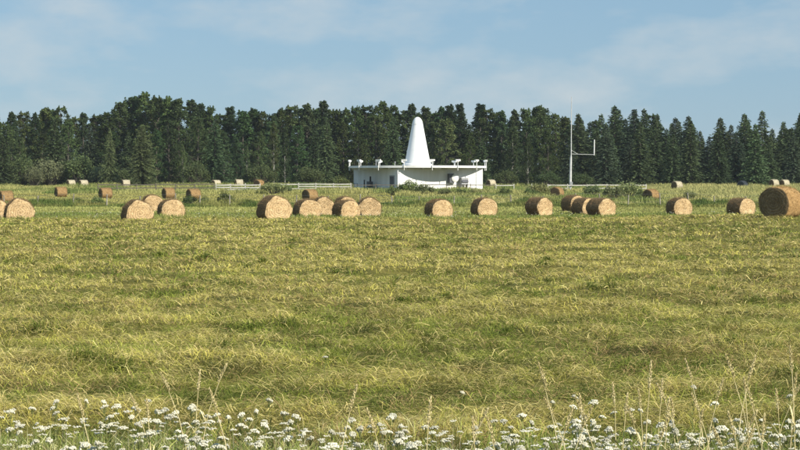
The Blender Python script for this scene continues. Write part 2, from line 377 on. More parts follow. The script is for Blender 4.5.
rail_fence(496, 532, 256, M_PALEWOOD, 'short pale rail fence between the station and the mast', (0.55, 0.95), 0.13, 2.6, skip=0.15, seed=7)
rail_fence(548, 646, 254, M_PALEWOOD, 'broken pale rail fence overgrown by shrubs below the mast arm', (0.6, 1.02), 0.14, 2.7, skip=0.25, seed=8)

FD = 166.0
posts_px = [-62, -28, 5, 38, 73, 107, 140, 175, 200, 230, 264, 296, 328, 360, 392, 419, 454, 482, 511, 543, 575, 600, 628, 660, 688, 714, 745, 775, 805, 838, 870]
wf_ = tag(empty('wire_fence', (wx(-62, FD), FD, 0)), 'wire fence on thin pale posts along the weedy strip behind the bales', 'fence')
pm = MB().tube([(0, 0, -0.2), (0.01, 0, 1.12)], [0.055, 0.048], 8).mesh('post', M_POST)
rr = random.Random(9); tops = []
for px in posts_px:
    x = wx(px, FD); y = FD + rr.uniform(-0.4, 0.4); z = zgs(x, y); sc = rr.uniform(0.8, 1.15)
    o = link('post', pm, wf_, (x - wx(-62, FD), y - FD, z), rr.uniform(0, 6), (1.15, 1.15, sc)); o.rotation_euler[0] = rr.uniform(-0.06, 0.06); o.rotation_euler[1] = rr.uniform(-0.07, 0.07)
    tops.append((x - wx(-62, FD), y - FD - 0.07, z, sc))
for h in (0.4, 0.75, 1.1): MB().tube([(a, b, c + h * s) for a, b, c, s in tops], 0.006, 4).build('wire', M_WIRE, wf_)

# ------------------------------------------------------------------ round hay bales
def bale_protos(seed, D, L, flat, side=None, colr=(0.40, 0.25, 0.10), endk=1.0):  # endk: shade put into the end colour of bales turned from the sun
    rg = np.random.default_rng(seed); R0 = D / 2; NS = 64; NR = 30
    th = np.arange(NS) * 2 * np.pi / NS
    lump = sum(rg.normal(0, 0.016) * np.cos(k * th + rg.uniform(0, 6)) for k in (2, 3, 4, 5, 7))
    def shape(rad, y, thv):
        x = rad * np.cos(thv); z = rad * np.sin(thv)
        zf = -R0 * (1 - flat)                                   # flattened where it rests, widened low down
        zz = np.where(z < zf, zf + (z - zf) * 0.12, z)
        x = x * (1 + flat * 0.35 * np.clip(-zz / R0 + 0.25, 0, 1))
        return np.stack([x, y, zz + R0 * (1 - flat) + 0.02], -1)
    parts = []
    # rolled side
    ys = np.linspace(-L / 2 + 0.05, L / 2 - 0.05, 22); rows = []; cols = []
    band = rg.normal(0, 1, (len(ys), 1)) * 0.004
    for j, yv in enumerate(ys):
        e = 0.045 * max(0, abs(yv) / (L / 2) - 0.8) / 0.2
        rad = R0 * (1 + lump) - e + rg.normal(0, 0.016, NS) + band[j]
        rows.append(shape(rad, np.full(NS, yv), th))
        tone = 0.85 + 0.28 * (rg.random(NS) - 0.5) + 0.2 * (vnoise(th * 3, np.full(NS, yv * 5), 2) - 0.5)
        cols.append(np.outer(tone, colr) if side is None else np.outer(tone, side))
    Vv = np.concatenate(rows); Cc = np.concatenate(cols); n = len(ys)
    k = np.arange(NS); fs = []
    for j in range(n - 1): fs.append(np.stack([j * NS + k, j * NS + (k + 1) % NS, (j + 1) * NS + (k + 1) % NS, (j + 1) * NS + k], 1))
    parts.append(('rolled_side', mesh_np('rolled_side', Vv, [np.concatenate(fs)], M_STRAW, Cc, True)))
    # end faces with the spiral of rolled layers
    for sgn in (-1, 1):
        rows = []; cols = []
        turns = rg.uniform(5.5, 7.5); ph = rg.uniform(0, 1)
        for j in range(NR):
            q = 1 - j / (NR - 0.4)
            rad = (R0 * (1 + lump * q) - 0.012) * q + rg.normal(0, 0.004, NS)
            wob = 0.9 * (fbm(2.2 * q * np.cos(th) + 9 + seed, 2.2 * q * np.sin(th) + 9, seed % 8, 2) - 0.5) * 1.6
            u = (q * turns + sgn * th / (2 * np.pi) + ph + wob) % 1.0
            blot = 0.75 + 0.55 * fbm(4 * q * np.cos(th) + 3 * seed, 4 * q * np.sin(th) + 30, (seed + 2) % 8, 3)
            dep = 0.03 * (u ** 2) + rg.normal(0, 0.007, NS)
            yv = sgn * (L / 2 - 0.05 + 0.055 * np.sqrt(max(0, 1 - q ** 8)) - dep * (0.25 if j == 0 else 1))
            rows.append(shape(rad, yv, th))
            tone = (0.74 + 0.34 * (1 - u) ** 1.5 + 0.40 * (rg.random(NS) - 0.5)) * blot
            warm = rg.random(NS)[:, None] * 0.5
            base = np.array((0.56, 0.385, 0.195)) * (1 - warm) + np.array((0.74, 0.60, 0.39)) * warm
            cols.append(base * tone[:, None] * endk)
        Vv = np.concatenate(rows + [shape(np.array([0.0]), np.array([sgn * L / 2]), np.array([0.0]))]); Cc = np.concatenate(cols + [np.array([[0.45, 0.30, 0.13]])])
        fs = []
        for j in range(NR - 1):
            f = np.stack([j * NS + k, j * NS + (k + 1) % NS, (j + 1) * NS + (k + 1) % NS, (j + 1) * NS + k], 1); fs.append(f if sgn < 0 else f[:, ::-1])
        tri = np.stack([(NR - 1) * NS + k, (NR - 1) * NS + (k + 1) % NS, np.full(NS, NR * NS)], 1)
        parts.append(('end_face', mesh_np('end_face', Vv, [np.concatenate(fs), tri if sgn < 0 else tri[:, ::-1]], M_STRAW, np.clip(Cc, 0, 0.8), True)))
    # loose straw standing off the surface
    N = 2600; t2 = rg.uniform(-0.5, math.pi + 0.5, N); yv = rg.uniform(-L / 2, L / 2, N)
    onend = rg.random(N) < 0.35; rad = np.where(onend, R0 * np.sqrt(rg.random(N)), R0 * 0.99)
    yv = np.where(onend, np.sign(yv) * (L / 2 - 0.01), yv)
    P = shape(rad, yv, t2); ndir = np.stack([np.cos(t2) * ~onend, np.where(onend, np.sign(yv), 0), np.sin(t2) * ~onend], 1)
    dirv = ndir * rg.uniform(0.1, 0.7, (N, 1)) + rg.normal(0, 0.8, (N, 3)); dirv /= np.linalg.norm(dirv, axis=1)[:, None]
    ln_ = rg.uniform(0.05, 0.20, (N, 1)); side_ = np.cross(dirv, rg.normal(0, 1, (N, 3))); side_ /= np.linalg.norm(side_, axis=1)[:, None]
    VV = np.stack([P - side_ * 0.008, P + side_ * 0.008, P + dirv * ln_ + ndir * 0.02], 1).reshape(-1, 3)
    VV[:, 2] = np.maximum(VV[:, 2], 0.0)
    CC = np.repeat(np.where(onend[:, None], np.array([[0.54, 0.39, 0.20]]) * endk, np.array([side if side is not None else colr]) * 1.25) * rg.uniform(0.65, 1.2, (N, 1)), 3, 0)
    fr_ = mesh_np('loose_straw', VV, [np.arange(3 * N).reshape(-1, 3)], M_FRINGE, CC)
    parts.append(('loose_straw', fr_))
    return parts
WS = (0.215, 0.145, 0.075)  # near bales' sides: weathered brown, with their shade also put into the colour
BP = {
 'a': bale_protos(1, 1.46, 1.45, 0.17, None, WS), 'b': bale_protos(2, 1.48, 1.45, 0.22, None, WS), 'c': bale_protos(3, 1.44, 1.45, 0.14, None, WS),
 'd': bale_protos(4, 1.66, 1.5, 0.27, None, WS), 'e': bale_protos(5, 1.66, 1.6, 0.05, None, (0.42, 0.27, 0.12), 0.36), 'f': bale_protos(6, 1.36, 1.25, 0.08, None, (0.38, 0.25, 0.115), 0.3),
 'n': bale_protos(7, 1.36, 1.25, 0.06, (0.58, 0.52, 0.38), (1, 1, 1), 0.35), 'p': bale_protos(8, 1.36, 1.3, 0.06)}
for i, (pn, me) in enumerate(BP['p']): me.materials[0] = M_PLASTIC
BALES = [  # px centre, px per metre, heading of the end face (deg right of the camera), kind, label
 (-4, 15.2, 30, 'a', 'straw bale cut by the left picture edge in the near row'),
 (19, 15.6, 18, 'd', 'wide sagging straw bale at the left picture edge in the near row'),
 (137, 16.4, 30, 'd', 'wide sagging straw bale with a clear spiral, left of a touching pair'),
 (171, 15.0, 20, 'a', 'straw bale with a clear spiral, right of the touching left pair'),
 (152, 12.6, 25, 'b', 'straw bale peeking out behind and between the left pair of near bales'),
 (274, 16.0, 36, 'd', 'straw bale with long brown side, leftmost of the middle cluster'),
 (307, 15.0, 22, 'b', 'straw bale second from left in the middle cluster'),
 (323, 13.9, 12, 'c', 'straw bale half hidden in the gap of the middle cluster'),
 (346, 15.0, 36, 'a', 'straw bale with a dark shaded side in the middle cluster'),
 (345, 12.9, 20, 'b', 'straw bale whose top shows behind the middle cluster'),
 (369, 14.4, 8, 'c', 'straw bale at the right end of the middle cluster'),
 (438.5, 14.6, 32, 'a', 'single straw bale standing alone below the white cone'),
 (484, 14.0, 27, 'b', 'single straw bale below the right end of the white station'),
 (539, 14.0, 42, 'c', 'single straw bale left of the group below the mast'),
 (573, 12.5, 40, 'a', 'straw bale set back directly below the mast'),
 (585, 13.5, 42, 'b', 'straw bale squeezed behind the left side of the one below the mast arm'),
 (601, 14.5, 42, 'c', 'straw bale below the mast arm, front of the group of three'),
 (679, 14.0, 26, 'a', 'single straw bale well right of the mast in the near row'),
 (741, 14.0, 42, 'b', 'straw bale just left of the largest bale'),
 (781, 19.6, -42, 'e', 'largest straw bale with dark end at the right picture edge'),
 (6, 10.0, -62, 'f', 'straw bale set back behind the left edge bales'),
 (61, 8.2, -64, 'f', 'small distant straw bale in the weeds at far left'),
 (105.5, 8.6, -62, 'f', 'small distant straw bale on the far mown strip, alone'),
 (168.5, 8.6, -60, 'f', 'small distant straw bale behind the left pair'),
 (193.5, 8.9, -60, 'f', 'small distant straw bale right of the left pair by the dark fence'),
 (310, 9.2, -52, 'f', 'small distant straw bale with dark end behind the middle cluster'),
 (651, 9.2, -48, 'f', 'small distant straw bale with round dark end right of the shrubs'),
 (557, 8.3, -30, 'f', 'small distant straw bale in weeds left of the mast foot'),
 (71, 5.95, -60, 'n', 'tiny pale bale at the forest edge, left of two at far left'),
 (83.5, 5.95, -60, 'n', 'tiny pale bale at the forest edge, right of two at far left'),
 (126, 6.0, -70, 'n', 'tiny pale bale alone at the forest edge above the left pair'),
 (216, 5.9, -50, 'n', 'tiny pale bale behind the short pale fence, leftmost there'),
 (239, 5.9, -70, 'n', 'tiny bright pale bale behind the middle of the short pale fence'),
 (259, 6.0, -35, 'f', 'tiny brown bale at the right end of the short pale fence'),
 (491, 5.95, -60, 'n', 'tiny pale bale beside the right corner of the white station'),
 (677, 6.35, -58, 'n', 'small pale wrapped bale by the spruces right of the mast'),
 (742.5, 6.2, -40, 'p', 'dark plastic wrapped bale in front of the right spruces'),
 (774, 5.9, -62, 'n', 'tiny pale bale above the largest bale, left of two'),
 (784.5, 5.9, -62, 'n', 'tiny pale bale above the largest bale, right of two')]
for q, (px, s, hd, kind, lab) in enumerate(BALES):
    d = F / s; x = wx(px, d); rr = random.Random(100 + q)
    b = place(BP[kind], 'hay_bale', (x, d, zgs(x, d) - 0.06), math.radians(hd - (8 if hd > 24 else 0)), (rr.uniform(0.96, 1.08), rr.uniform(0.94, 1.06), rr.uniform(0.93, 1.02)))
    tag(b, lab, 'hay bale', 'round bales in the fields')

# straw dropped round the feet of the near bales
bx_, bd_ = np.array([wx(b[0], F / b[1]) for b in BALES[:20]]), np.array([F / b[1] for b in BALES[:20]])
DROP = (np.repeat(bx_, 260) + RNG.normal(0, 0.75, 5200), np.repeat(bd_, 260) + RNG.normal(-0.3, 0.9, 5200))

# ------------------------------------------------------------------ trees
def tri_soup(name, P, A, B, mat, cols):
    """triangles P, P+A, P+B"""
    n = len(P); VV = np.stack([P, P + A, P + B], 1).reshape(-1, 3)
    return mesh_np(name, VV, [np.arange(3 * n).reshape(-1, 3)], mat, np.repeat(cols, 3, 0))
def quad_soup(name, P, A, B, mat, cols):
    n = len(P); VV = np.stack([P - A * 0.5, P - B * 0.45 + A * 0.05, P + A * 0.5, P + B * 0.45 + A * 0.05], 1).reshape(-1, 3)
    return mesh_np(name, VV, [np.arange(4 * n).reshape(-1, 4)], mat, np.repeat(cols, 4, 0))
def unit(v): return v / np.maximum(np.linalg.norm(v, axis=1)[:, None], 1e-6)

def spruce(seed, H=16.0, Rm=2.9, col=(0.055, 0.080, 0.034)):
    rg = np.random.default_rng(seed); P = []; A = []; B = []; C = []
    z = 0.35; tone_k = rg.uniform(0.9, 1.1)
    while z < H - 0.1:
        f = z / H; L0 = Rm * (1 - f) ** 0.82 * (0.55 + 0.45 * min(1, f / 0.07)); nb = int(5 + 4 * (1 - f))
        az0 = rg.uniform(0, 6.28)
        for i in range(nb):
            az = az0 + i * 6.283 / nb + rg.normal(0, 0.22); L = max(0.22, L0 * rg.uniform(0.42, 1.25) * (0.82 + 0.36 * float(vnoise(z / 1.3 + seed, math.sin(az) * 1.2 + 5, seed % 8))))
            up_ = 0.55 * f - 0.22 + rg.normal(0, 0.08); ns = max(2, int(L / 0.22))
            rad = np.array([math.cos(az), math.sin(az), 0]); tan = np.array([-math.sin(az), math.cos(az), 0])
            tone = tone_k * rg.uniform(0.65, 1.3)
            for s in range(ns):
                q = (s + rg.uniform(0.2, 1.0)) / ns
                p = rad * (L * q) + np.array([0, 0, z + up_ * L * q - 0.22 * L * q * q + rg.normal(0, 0.05)])
                for sd in (-1, 1):
                    w = (0.30 + 0.34 * (1 - q * 0.6)) * min(1, L / 1.2 + 0.35) * rg.uniform(0.7, 1.3)
                    tip = rad * (w * 0.7) + tan * (sd * w * rg.uniform(0.35, 0.9)) + np.array([0, 0, rg.normal(-0.10, 0.12)])
                    wid = rad * rg.normal(0, 0.10) + tan * (-sd * 0.08) + np.array([0, 0, rg.choice((-1, 1)) * rg.uniform(0.10, 0.24)])
                    P.append(p); A.append(tip); B.append(tip * 0.4 + wid)
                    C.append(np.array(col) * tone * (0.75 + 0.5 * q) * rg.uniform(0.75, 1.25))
        z += rg.uniform(0.22, 0.34) * (1.15 - 0.45 * f)
    for i in range(14):
        p = np.array([0, 0, H - 0.9 + i * 0.065]); a = rg.uniform(0, 6.28); P.append(p); A.append(np.array([0.16 * math.cos(a), 0.16 * math.sin(a), 0.2])); B.append(np.array([0, 0, 0.28])); C.append(np.array(col) * 1.2)
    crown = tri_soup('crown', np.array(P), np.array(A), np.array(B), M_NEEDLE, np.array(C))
    m = MB(); m.tube([(0, 0, -0.3), (0.03, 0, H * 0.4), (0, 0, H - 0.3)], [0.20, 0.13, 0.02], 7)
    return [('trunk', m.mesh('trunk', M_BARK, True)), ('crown', crown)]

def leafy(seed, H=16.0, Rm=2.6, col=(0.040, 0.066, 0.026), bark=None, low=0.04, leaf=0.25, nclump=120, per=75, spire=0.0):
    rg = np.random.default_rng(seed); P = []; C = []; centers = []
    lean = rg.normal(0, 0.25, 2)
    def env(f):                                                 # crown radius over height
        g = max(0, (f - low) / (1 - low))
        return Rm * min(1, (g + 0.15) / 0.3) ** 0.6 * max(0, 1 - g) ** (0.40 + 0.5 * spire) * 1.15
    m = MB(); m.tube([(0, 0, -0.3), (lean[0] * 0.3, lean[1] * 0.3, H * 0.35), (lean[0] * 0.7, lean[1] * 0.7, H * 0.7), (lean[0], lean[1], H * 0.95)], [0.19, 0.15, 0.08, 0.02], 7)
    for i in range(nclump):
        f = low + (1 - low) * (i + rg.random()) / nclump
        f = min(f, 0.975); r = env(f) * math.sqrt(rg.uniform(0.10, 1.0)) * rg.uniform(0.75, 1.2); a = rg.uniform(0, 6.283)
        c = np.array([lean[0] * f + r * math.cos(a), lean[1] * f + r * math.sin(a), f * H]); centers.append(c)
        if i % 3 == 0:
            zb = max(0.15 * H, c[2] - 0.5 * r - rg.uniform(0.4, 1.4)); fb = zb / H
            b0 = Vector((lean[0] * fb, lean[1] * fb, zb)); b1 = Vector(c)
            m.tube([b0, b0.lerp(b1, 0.5) + Vector((0, 0, -0.15)), b1], [0.055, 0.035, 0.012], 5, False)
        sz = np.array([0.75, 0.75, 0.68]) * rg.uniform(0.65, 1.35) * (1.05 - 0.55 * f)
        n = int(per * rg.uniform(0.6, 1.2)); dv = unit(rg.normal(0, 1, (n, 3))) * (rg.uniform(0, 1, (n, 1)) ** 0.45)
        P.append(c + dv * sz); tone = rg.uniform(0.7, 1.35)
        C.append(np.outer(rg.uniform(0.7, 1.3, n) * tone, col) * (1 + rg.normal(0, 0.06, (n, 3))))
    for j in range(9):                                          # ragged leading shoots over the crown top
        f = rg.uniform(0.62, 0.93); a = rg.uniform(0, 6.283); r = env(f) * rg.uniform(0.3, 0.95); L = rg.uniform(0.9, 2.0)
        zb = f * H; zt = min(H + 0.15, zb + L + 0.9); n = 85; q = rg.random(n) ** 0.8
        w = (1 - q)[:, None] * 0.55 + 0.08
        P.append(np.stack([lean[0] * f + r * math.cos(a) * (1 - 0.25 * q), lean[1] * f + r * math.sin(a) * (1 - 0.25 * q), zb + (zt - zb) * q], 1) + rg.normal(0, 0.55, (n, 3)) * w)
        C.append(np.outer(rg.uniform(0.75, 1.35, n), col))
    P = np.concatenate(P); C = np.clip(np.concatenate(C), 0.004, 1); n = len(P)
    nrm = unit(rg.normal(0, 1, (n, 3)) + np.array([0, 0, 0.5])); A = unit(np.cross(nrm, rg.normal(0, 1, (n, 3)))); B = np.cross(nrm, A)
    s = leaf * rg.uniform(0.6, 1.3, (n, 1))
    crown = quad_soup('crown', P, A * s, B * s, M_LEAF, C)
    return [('trunk', m.mesh('trunk', bark or M_BARK, True)), ('crown', crown)]

SPL = spruce(33, 16, 4.4, (0.085, 0.115, 0.048))
SP = [spruce(20 + i, 16, r) for i, r in enumerate((3.1, 3.5, 2.8, 3.3))] + [spruce(30, 16, 3.6, (0.045, 0.072, 0.032)), spruce(31, 16, 3.4, (0.040, 0.060, 0.034))]
LF = [leafy(40 + i, 16, r * 1.12, (1.45 * c[0], 1.35 * c[1], 1.1 * c[2]), spire=s) for i, (r, c, s) in enumerate([
    (2.5, (0.034, 0.060, 0.026), 0.25), (2.9, (0.040, 0.064, 0.024), 0.1), (2.2, (0.030, 0.056, 0.028), 0.35), (2.7, (0.046, 0.070, 0.026), 0.2), (2.4, (0.036, 0.058, 0.030), 0.3)])]
LG = [leafy(46, 16, 3.2, (0.075, 0.105, 0.038)), leafy(47, 16, 2.9, (0.065, 0.098, 0.040))]
LP = [leafy(50, 16, 2.2, (0.070, 0.100, 0.034), M_PALEBARK, 0.12), leafy(51, 16, 2.0, (0.058, 0.088, 0.034), M_PALEBARK, 0.15)]

def tree(px, ytop, d, protos, name, label, group=None, wide=1.0, rr=random):
    x = wx(px, d); z = zgs(x, d); h = CAM_H + (180 - ytop) * d / F - z; s = h / 16.0
    w = s * wide
    t = place(protos, name, (x, d, z - 0.05), rr.uniform(0, 6.28), (w, w, s))
    return tag(t, label, 'tree', group)
ORD = ['first', 'second', 'third', 'fourth', 'fifth', 'sixth', 'seventh', 'eighth', 'ninth', 'tenth', 'eleventh', 'twelfth', 'thirteenth', 'fourteenth', 'fifteenth', 'sixteenth', 'seventeenth', 'eighteenth', 'nineteenth', 'twentieth',
       'twenty-first', 'twenty-second', 'twenty-third', 'twenty-fourth', 'twenty-fifth', 'twenty-sixth', 'twenty-seventh', 'twenty-eighth', 'twenty-ninth', 'thirtieth', 'thirty-first', 'thirty-second', 'thirty-third', 'thirty-fourth', 'thirty-fifth', 'thirty-sixth', 'thirty-seventh', 'thirty-eighth', 'thirty-ninth', 'fortieth']
ORD += ['forty-' + w for w in ORD[:9]] + ['fiftieth']
rr = random.Random(77)
# skyline: (px, top y) read along the wood's upper edge
TOPS = [(-60, 112), (-30, 110), (-8, 114), (12, 112), (24, 112), (36, 113), (46, 108), (62, 107), (83, 113), (97, 115), (107, 113), (120, 102), (130, 97), (145, 93), (157, 97), (168, 97), (180, 99), (192, 100), (203, 104), (213, 107), (232, 107),
        (243, 111), (253, 109), (263, 112), (273, 115), (283, 109), (291, 106), (308, 104), (324, 101), (337, 110), (345, 109), (354, 107), (366, 106), (383, 102), (394, 106), (412, 104), (424, 107), (441, 107), (451, 105), (461, 104), (479, 104), (487, 109), (502, 111),
        (514, 110), (527, 109), (540, 106), (555, 114), (565, 117)]
nl = 0
for px, yt in TOPS:
    d = rr.uniform(356, 372)
    tree(px, yt, d, LF[rr.randrange(5)], 'leafy_tree', f'dark leafy tree, {ORD[nl] if nl < 50 else "late"} treetop from the left along the skyline' if 0 <= px else 'dark leafy tree beyond the left picture edge', 'leafy trees along the skyline', rr.uniform(1.05, 1.4), rr)
    if px >= 0: nl += 1
for o in [q for q in COL.objects if q.get('label', '').startswith('dark leafy tree, late')]:
    o['label'] = {0: 'dark leafy tree'}[0] + ' in the wood close left of the mast'
STOPS = [(578, 114), (590, 122), (601, 114), (614, 106), (625, 119), (634, 109), (644, 109), (657, 114), (666, 129), (675, 118), (688, 116), (700, 131), (709, 136), (720, 118), (731, 125), (744, 114), (753, 130), (762, 111), (772, 129), (783, 122), (791, 128), (801, 112), (815, 114), (830, 118), (846, 110), (864, 115)]
for k, (px, yt) in enumerate(STOPS):
    d = rr.uniform(340, 356)
    inn = len([1 for p, _ in STOPS if p <= 800 and p > px])
    tree(px, yt, d, SP[rr.choice((0, 1, 2, 3, 5))], 'spruce_tree', f'dark pointed spruce, {ORD[inn]} treetop from the right picture edge' if px <= 800 else 'dark pointed spruce beyond the right picture edge', 'spruces along the right skyline', rr.uniform(1.3, 1.75), rr)
# back rows close the wood
for px in np.arange(-110, 910, 12):
    px = px + rr.uniform(-5, 5); tops = TOPS + STOPS; yt = min(tops, key=lambda t: abs(t[0] - px))[1] + rr.uniform(2, 9)
    sp = (px > 570 and rr.random() < 0.6) or rr.random() < 0.15
    tree(px, yt, rr.uniform(378, 392), (SP[rr.randrange(6)] if sp else LF[rr.randrange(5)]), 'spruce_tree' if sp else 'leafy_tree',
         ('dark spruce' if sp else 'dark leafy tree') + ' packed deep inside the wood, its top barely showing', 'trees deep inside the wood', rr.uniform(1.4, 1.75), rr)
# middle and front rows, lower than the skyline
def prof(px):
    tops = TOPS + STOPS; near = sorted(tops, key=lambda t: abs(t[0] - px))[:3]; return sum(t[1] for t in near) / 3
for px in np.arange(-80, 575, 17):
    px = px + rr.uniform(-6, 6); p0 = prof(px); yt = 186 - (186 - p0) * rr.uniform(0.58, 0.88)
    sp = rr.random() < 0.28
    tree(px, yt, rr.uniform(338, 352), (SP[rr.randrange(6)] if sp else LG[rr.randrange(2)] if rr.random() < 0.35 else LF[rr.randrange(5)]), 'spruce_tree' if sp else 'leafy_tree',
         ('dark spruce' if sp else 'dark leafy tree') + ' of middling height inside the wood below the skyline', 'middling trees below the skyline', rr.uniform(1.1, 1.45), rr)
for px in np.arange(575, 880, 20):
    px = px + rr.uniform(-6, 6); p0 = prof(px); yt = 186 - (186 - p0) * rr.uniform(0.6, 0.85)
    tree(px, yt, rr.uniform(328, 338), SP[rr.randrange(6)], 'spruce_tree', 'dark spruce of middling height with skirts to the ground at right', 'middling spruces at the right forest edge', rr.uniform(1.35, 1.7), rr)
FEATURE = [(142, 126, 308, 'sp', 1.2, 'broad green spruce standing out in front of the wood at left'), (110, 128, 311, 'sp', 0.8, 'narrow dark spruce just left of the broad green one'),
           (55, 118, 320, 'sp', 1.5, 'dark spruce standing in front of the wood above the lone far bale at left'), (3, 136, 310, 'sp', 1.7, 'dark spruce at the left picture edge'),
           (215, 122, 328, 'sp', 1.4, 'dark spruce in the wood above the short pale fence'), (285, 127, 326, 'lp', 0.8, 'pale green young tree with whitish trunk left of the station'), (274, 122, 332, 'lp', 0.7, 'slim tree with whitish trunk left of the pale green one'),
           (247, 146, 322, 'lp', 0.8, 'small pale green tree in front of the wood above the pale fence'), (183, 145, 324, 'lp', 0.75, 'small pale green tree right of the broad spruce'),
           (512, 128, 328, 'lp', 1.0, 'light green leafy tree right of the station'), (528, 138, 324, 'lp', 0.85, 'small light green tree nearest left of the mast'),
           (470, 136, 330, 'lf', 1.0, 'leafy tree behind the right end of the station'), (498, 132, 330, 'sp', 0.8, 'dark spruce close behind the right corner of the station'),
           (640, 122, 318, 'sp', 1.4, 'broad dark spruce right of the mast arm'), (690, 120, 316, 'sp', 1.5, 'broad dark spruce above the pale wrapped bale'), (755, 124, 316, 'sp', 1.4, 'broad dark spruce above the largest bale'), (718, 128, 318, 'sp', 1.3, 'dark spruce left of the one above the largest bale'), (606, 124, 318, 'sp', 1.4, 'broad dark spruce behind the mast arm tip')]
for k, (px, yt, d, kd, wd, lab) in enumerate(FEATURE):
    pr = {'sp': SPL if k in (0, 1) else SP[k % 6], 'lp': LP[k % 2], 'lf': LF[k % 5]}[kd]
    tree(px, yt, d, pr, 'spruce_tree' if kd == 'sp' else 'leafy_tree', lab, None, wd, rr)

# ------------------------------------------------------------------ shrubs
def shrub(seed, col, leaf=0.13, n_cl=26, per=70, tall=1.0):
    rg = np.random.default_rng(seed); P = []; C = []; m = MB()
    for i in range(n_cl):
        a = rg.uniform(0, 6.283); r = math.sqrt(rg.random()) * 0.95; h = (0.25 + 1.05 * math.sqrt(max(0, 1 - r * r * 0.85)) * rg.uniform(0.55, 1.1)) * tall
        c = np.array([r * math.cos(a), r * math.sin(a), h])
        m.tube([(c[0] * 0.15, c[1] * 0.15, -0.05), (c[0] * 0.6, c[1] * 0.6, h * 0.55), tuple(c)], [0.022, 0.015, 0.005], 4, False)
        n = int(per * rg.uniform(0.6, 1.2)); dv = unit(rg.normal(0, 1, (n, 3))) * (rg.random((n, 1)) ** 0.45)
        P.append(c + dv * np.array([0.3, 0.3, 0.36]) * rg.uniform(0.7, 1.25)); C.append(np.outer(rg.uniform(0.7, 1.3, n) * rg.uniform(0.75, 1.3), col))
        k = rg.integers(3, 7); sp_ = c + rg.normal(0, 0.2, (k, 3)) + np.array([0, 0, 0.35]); P.append(sp_); C.append(np.outer(np.full(k, 1.1), col))
    P = np.concatenate(P); P[:, 2] = np.maximum(P[:, 2], 0.02); C = np.concatenate(C); n = len(P)
    nrm = unit(rg.normal(0, 1, (n, 3)) + np.array([0, 0, 0.3])); A = unit(np.cross(nrm, rg.normal(0, 1, (n, 3)))); B = np.cross(nrm, A); s = leaf * rg.uniform(0.6, 1.3, (n, 1))
    return [('stem', m.mesh('stem', M_BARK)), ('crown', quad_soup('crown', P, A * s * 1.3, B * s * 0.8, M_SHRUB, C))]
SH = [shrub(60, (0.17, 0.20, 0.085)), shrub(61, (0.14, 0.18, 0.06)), shrub(62, (0.225, 0.24, 0.10)), shrub(63, (0.105, 0.135, 0.045))]
SHW = [shrub(65, (0.125, 0.145, 0.072), 0.085, 60, 90), shrub(66, (0.085, 0.115, 0.042), 0.085, 60, 90)]
SHRUBS = [ # px, top y, d, half width m, proto, label
 (410, 183, 236, 1.5, 1, 'low broad green shrub in front of the station door corner'), (424, 186, 230, 1.2, 0, 'grey green shrub right of the broad one before the station'), (392, 188, 226, 1.0, 1, 'small shrub left of the broad one before the station'),
 (538, 185, 222, 1.4, 2, 'pale green shrub above the single bale left of the mast'), (530, 190, 218, 1.0, 3, 'dark low shrub left of the mast foot'), (556, 187, 226, 1.1, 2, 'pale shrub close left of the mast foot'),
 (592, 187, 224, 1.1, 0, 'grey green shrub right of the mast foot'), (613, 188, 205, 1.2, 0, 'shrub before the broken fence, left of the tallest'), (628, 184, 210, 1.4, 2, 'tallest pale shrub before the right end of the broken fence'), (641, 191, 200, 0.8, 1, 'small shrub at the left of the far bale with round dark end'),
 (273, 184, 238, 1.6, 2, 'yellow green shrub between the two pale fences'), (283, 186, 244, 1.1, 0, 'small shrub at the left end of the pale fence'), (226, 194, 168, 0.75, 3, 'dark weedy bush on the wire fence line left of the middle cluster'), (205, 198, 169, 0.6, 1, 'small weedy bush left of the dark one on the wire fence line'),
 (460, 190, 222, 1.0, 1, 'small shrub before the sunlit station wall'), (445, 190, 226, 0.9, 0, 'small grey green shrub below the round white cap'), (476, 190, 224, 1.0, 2, 'small pale shrub below the right end of the station'), (505, 189, 214, 0.9, 3, 'low dark shrub right of the station'),
 (79, 199, 169, 0.6, 3, 'small weed clump on the wire fence line at far left'), (97, 198, 169, 0.65, 1, 'weed clump on the wire fence line below the lone far bale'), (190, 197, 170, 0.7, 3, 'weed clump right of the left pair of bales'), (300, 183, 300, 1.4, 1, 'low shrub behind the left end of the pale fence'), (340, 178, 312, 1.7, 1, 'dark shrub at the forest edge left of the station'),
 (690, 192, 190, 0.7, 2, 'small pale weed clump left of the tall meadow at right'), (702, 199, 172, 0.6, 3, 'low weed clump behind the single bale at right')]
for px, yt, d, hw, k, lab in SHRUBS:
    x = wx(px, d); z = zgs(x, d); h = CAM_H + (180 - yt) * d / F - z
    tag(place(SH[k], 'shrub', (x, d, z), rr.uniform(0, 6.28), (hw, hw, max(0.4, h / 1.35))), lab, 'shrub', 'shrubs and weed clumps')
WILLOW = [(50, 164, 316, 3.0, 0, 'grey green willow bush at the forest edge at left'), (80, 160, 316, 2.8, 1, 'green willow bush right of the grey green one'), (104, 168, 314, 2.4, 0, 'low grey willow bush below the narrow spruce'), (20, 162, 314, 3.2, 1, 'dark willow bush near the left picture edge'), (-12, 160, 314, 3.2, 0, 'willow bush beyond the left picture edge'),
          (34, 170, 312, 1.8, 0, 'small willow bush between two larger ones at left'), (195, 166, 318, 2.4, 1, 'willow bush at the forest edge above the far fence bale'), (120, 172, 316, 2.0, 1, 'low willow bush under the broad spruce'), (260, 168, 322, 2.6, 1, 'willow bush behind the tiny brown bale'), (310, 170, 322, 2.6, 1, 'willow bush behind the pale fence'),
          (580, 176, 316, 2.2, 1, 'willow bush at the forest edge right of the mast'), (548, 174, 316, 2.2, 1, 'willow bush at the forest edge left of the mast'), (505, 173, 318, 2.2, 1, 'willow bush behind the right of the station')]
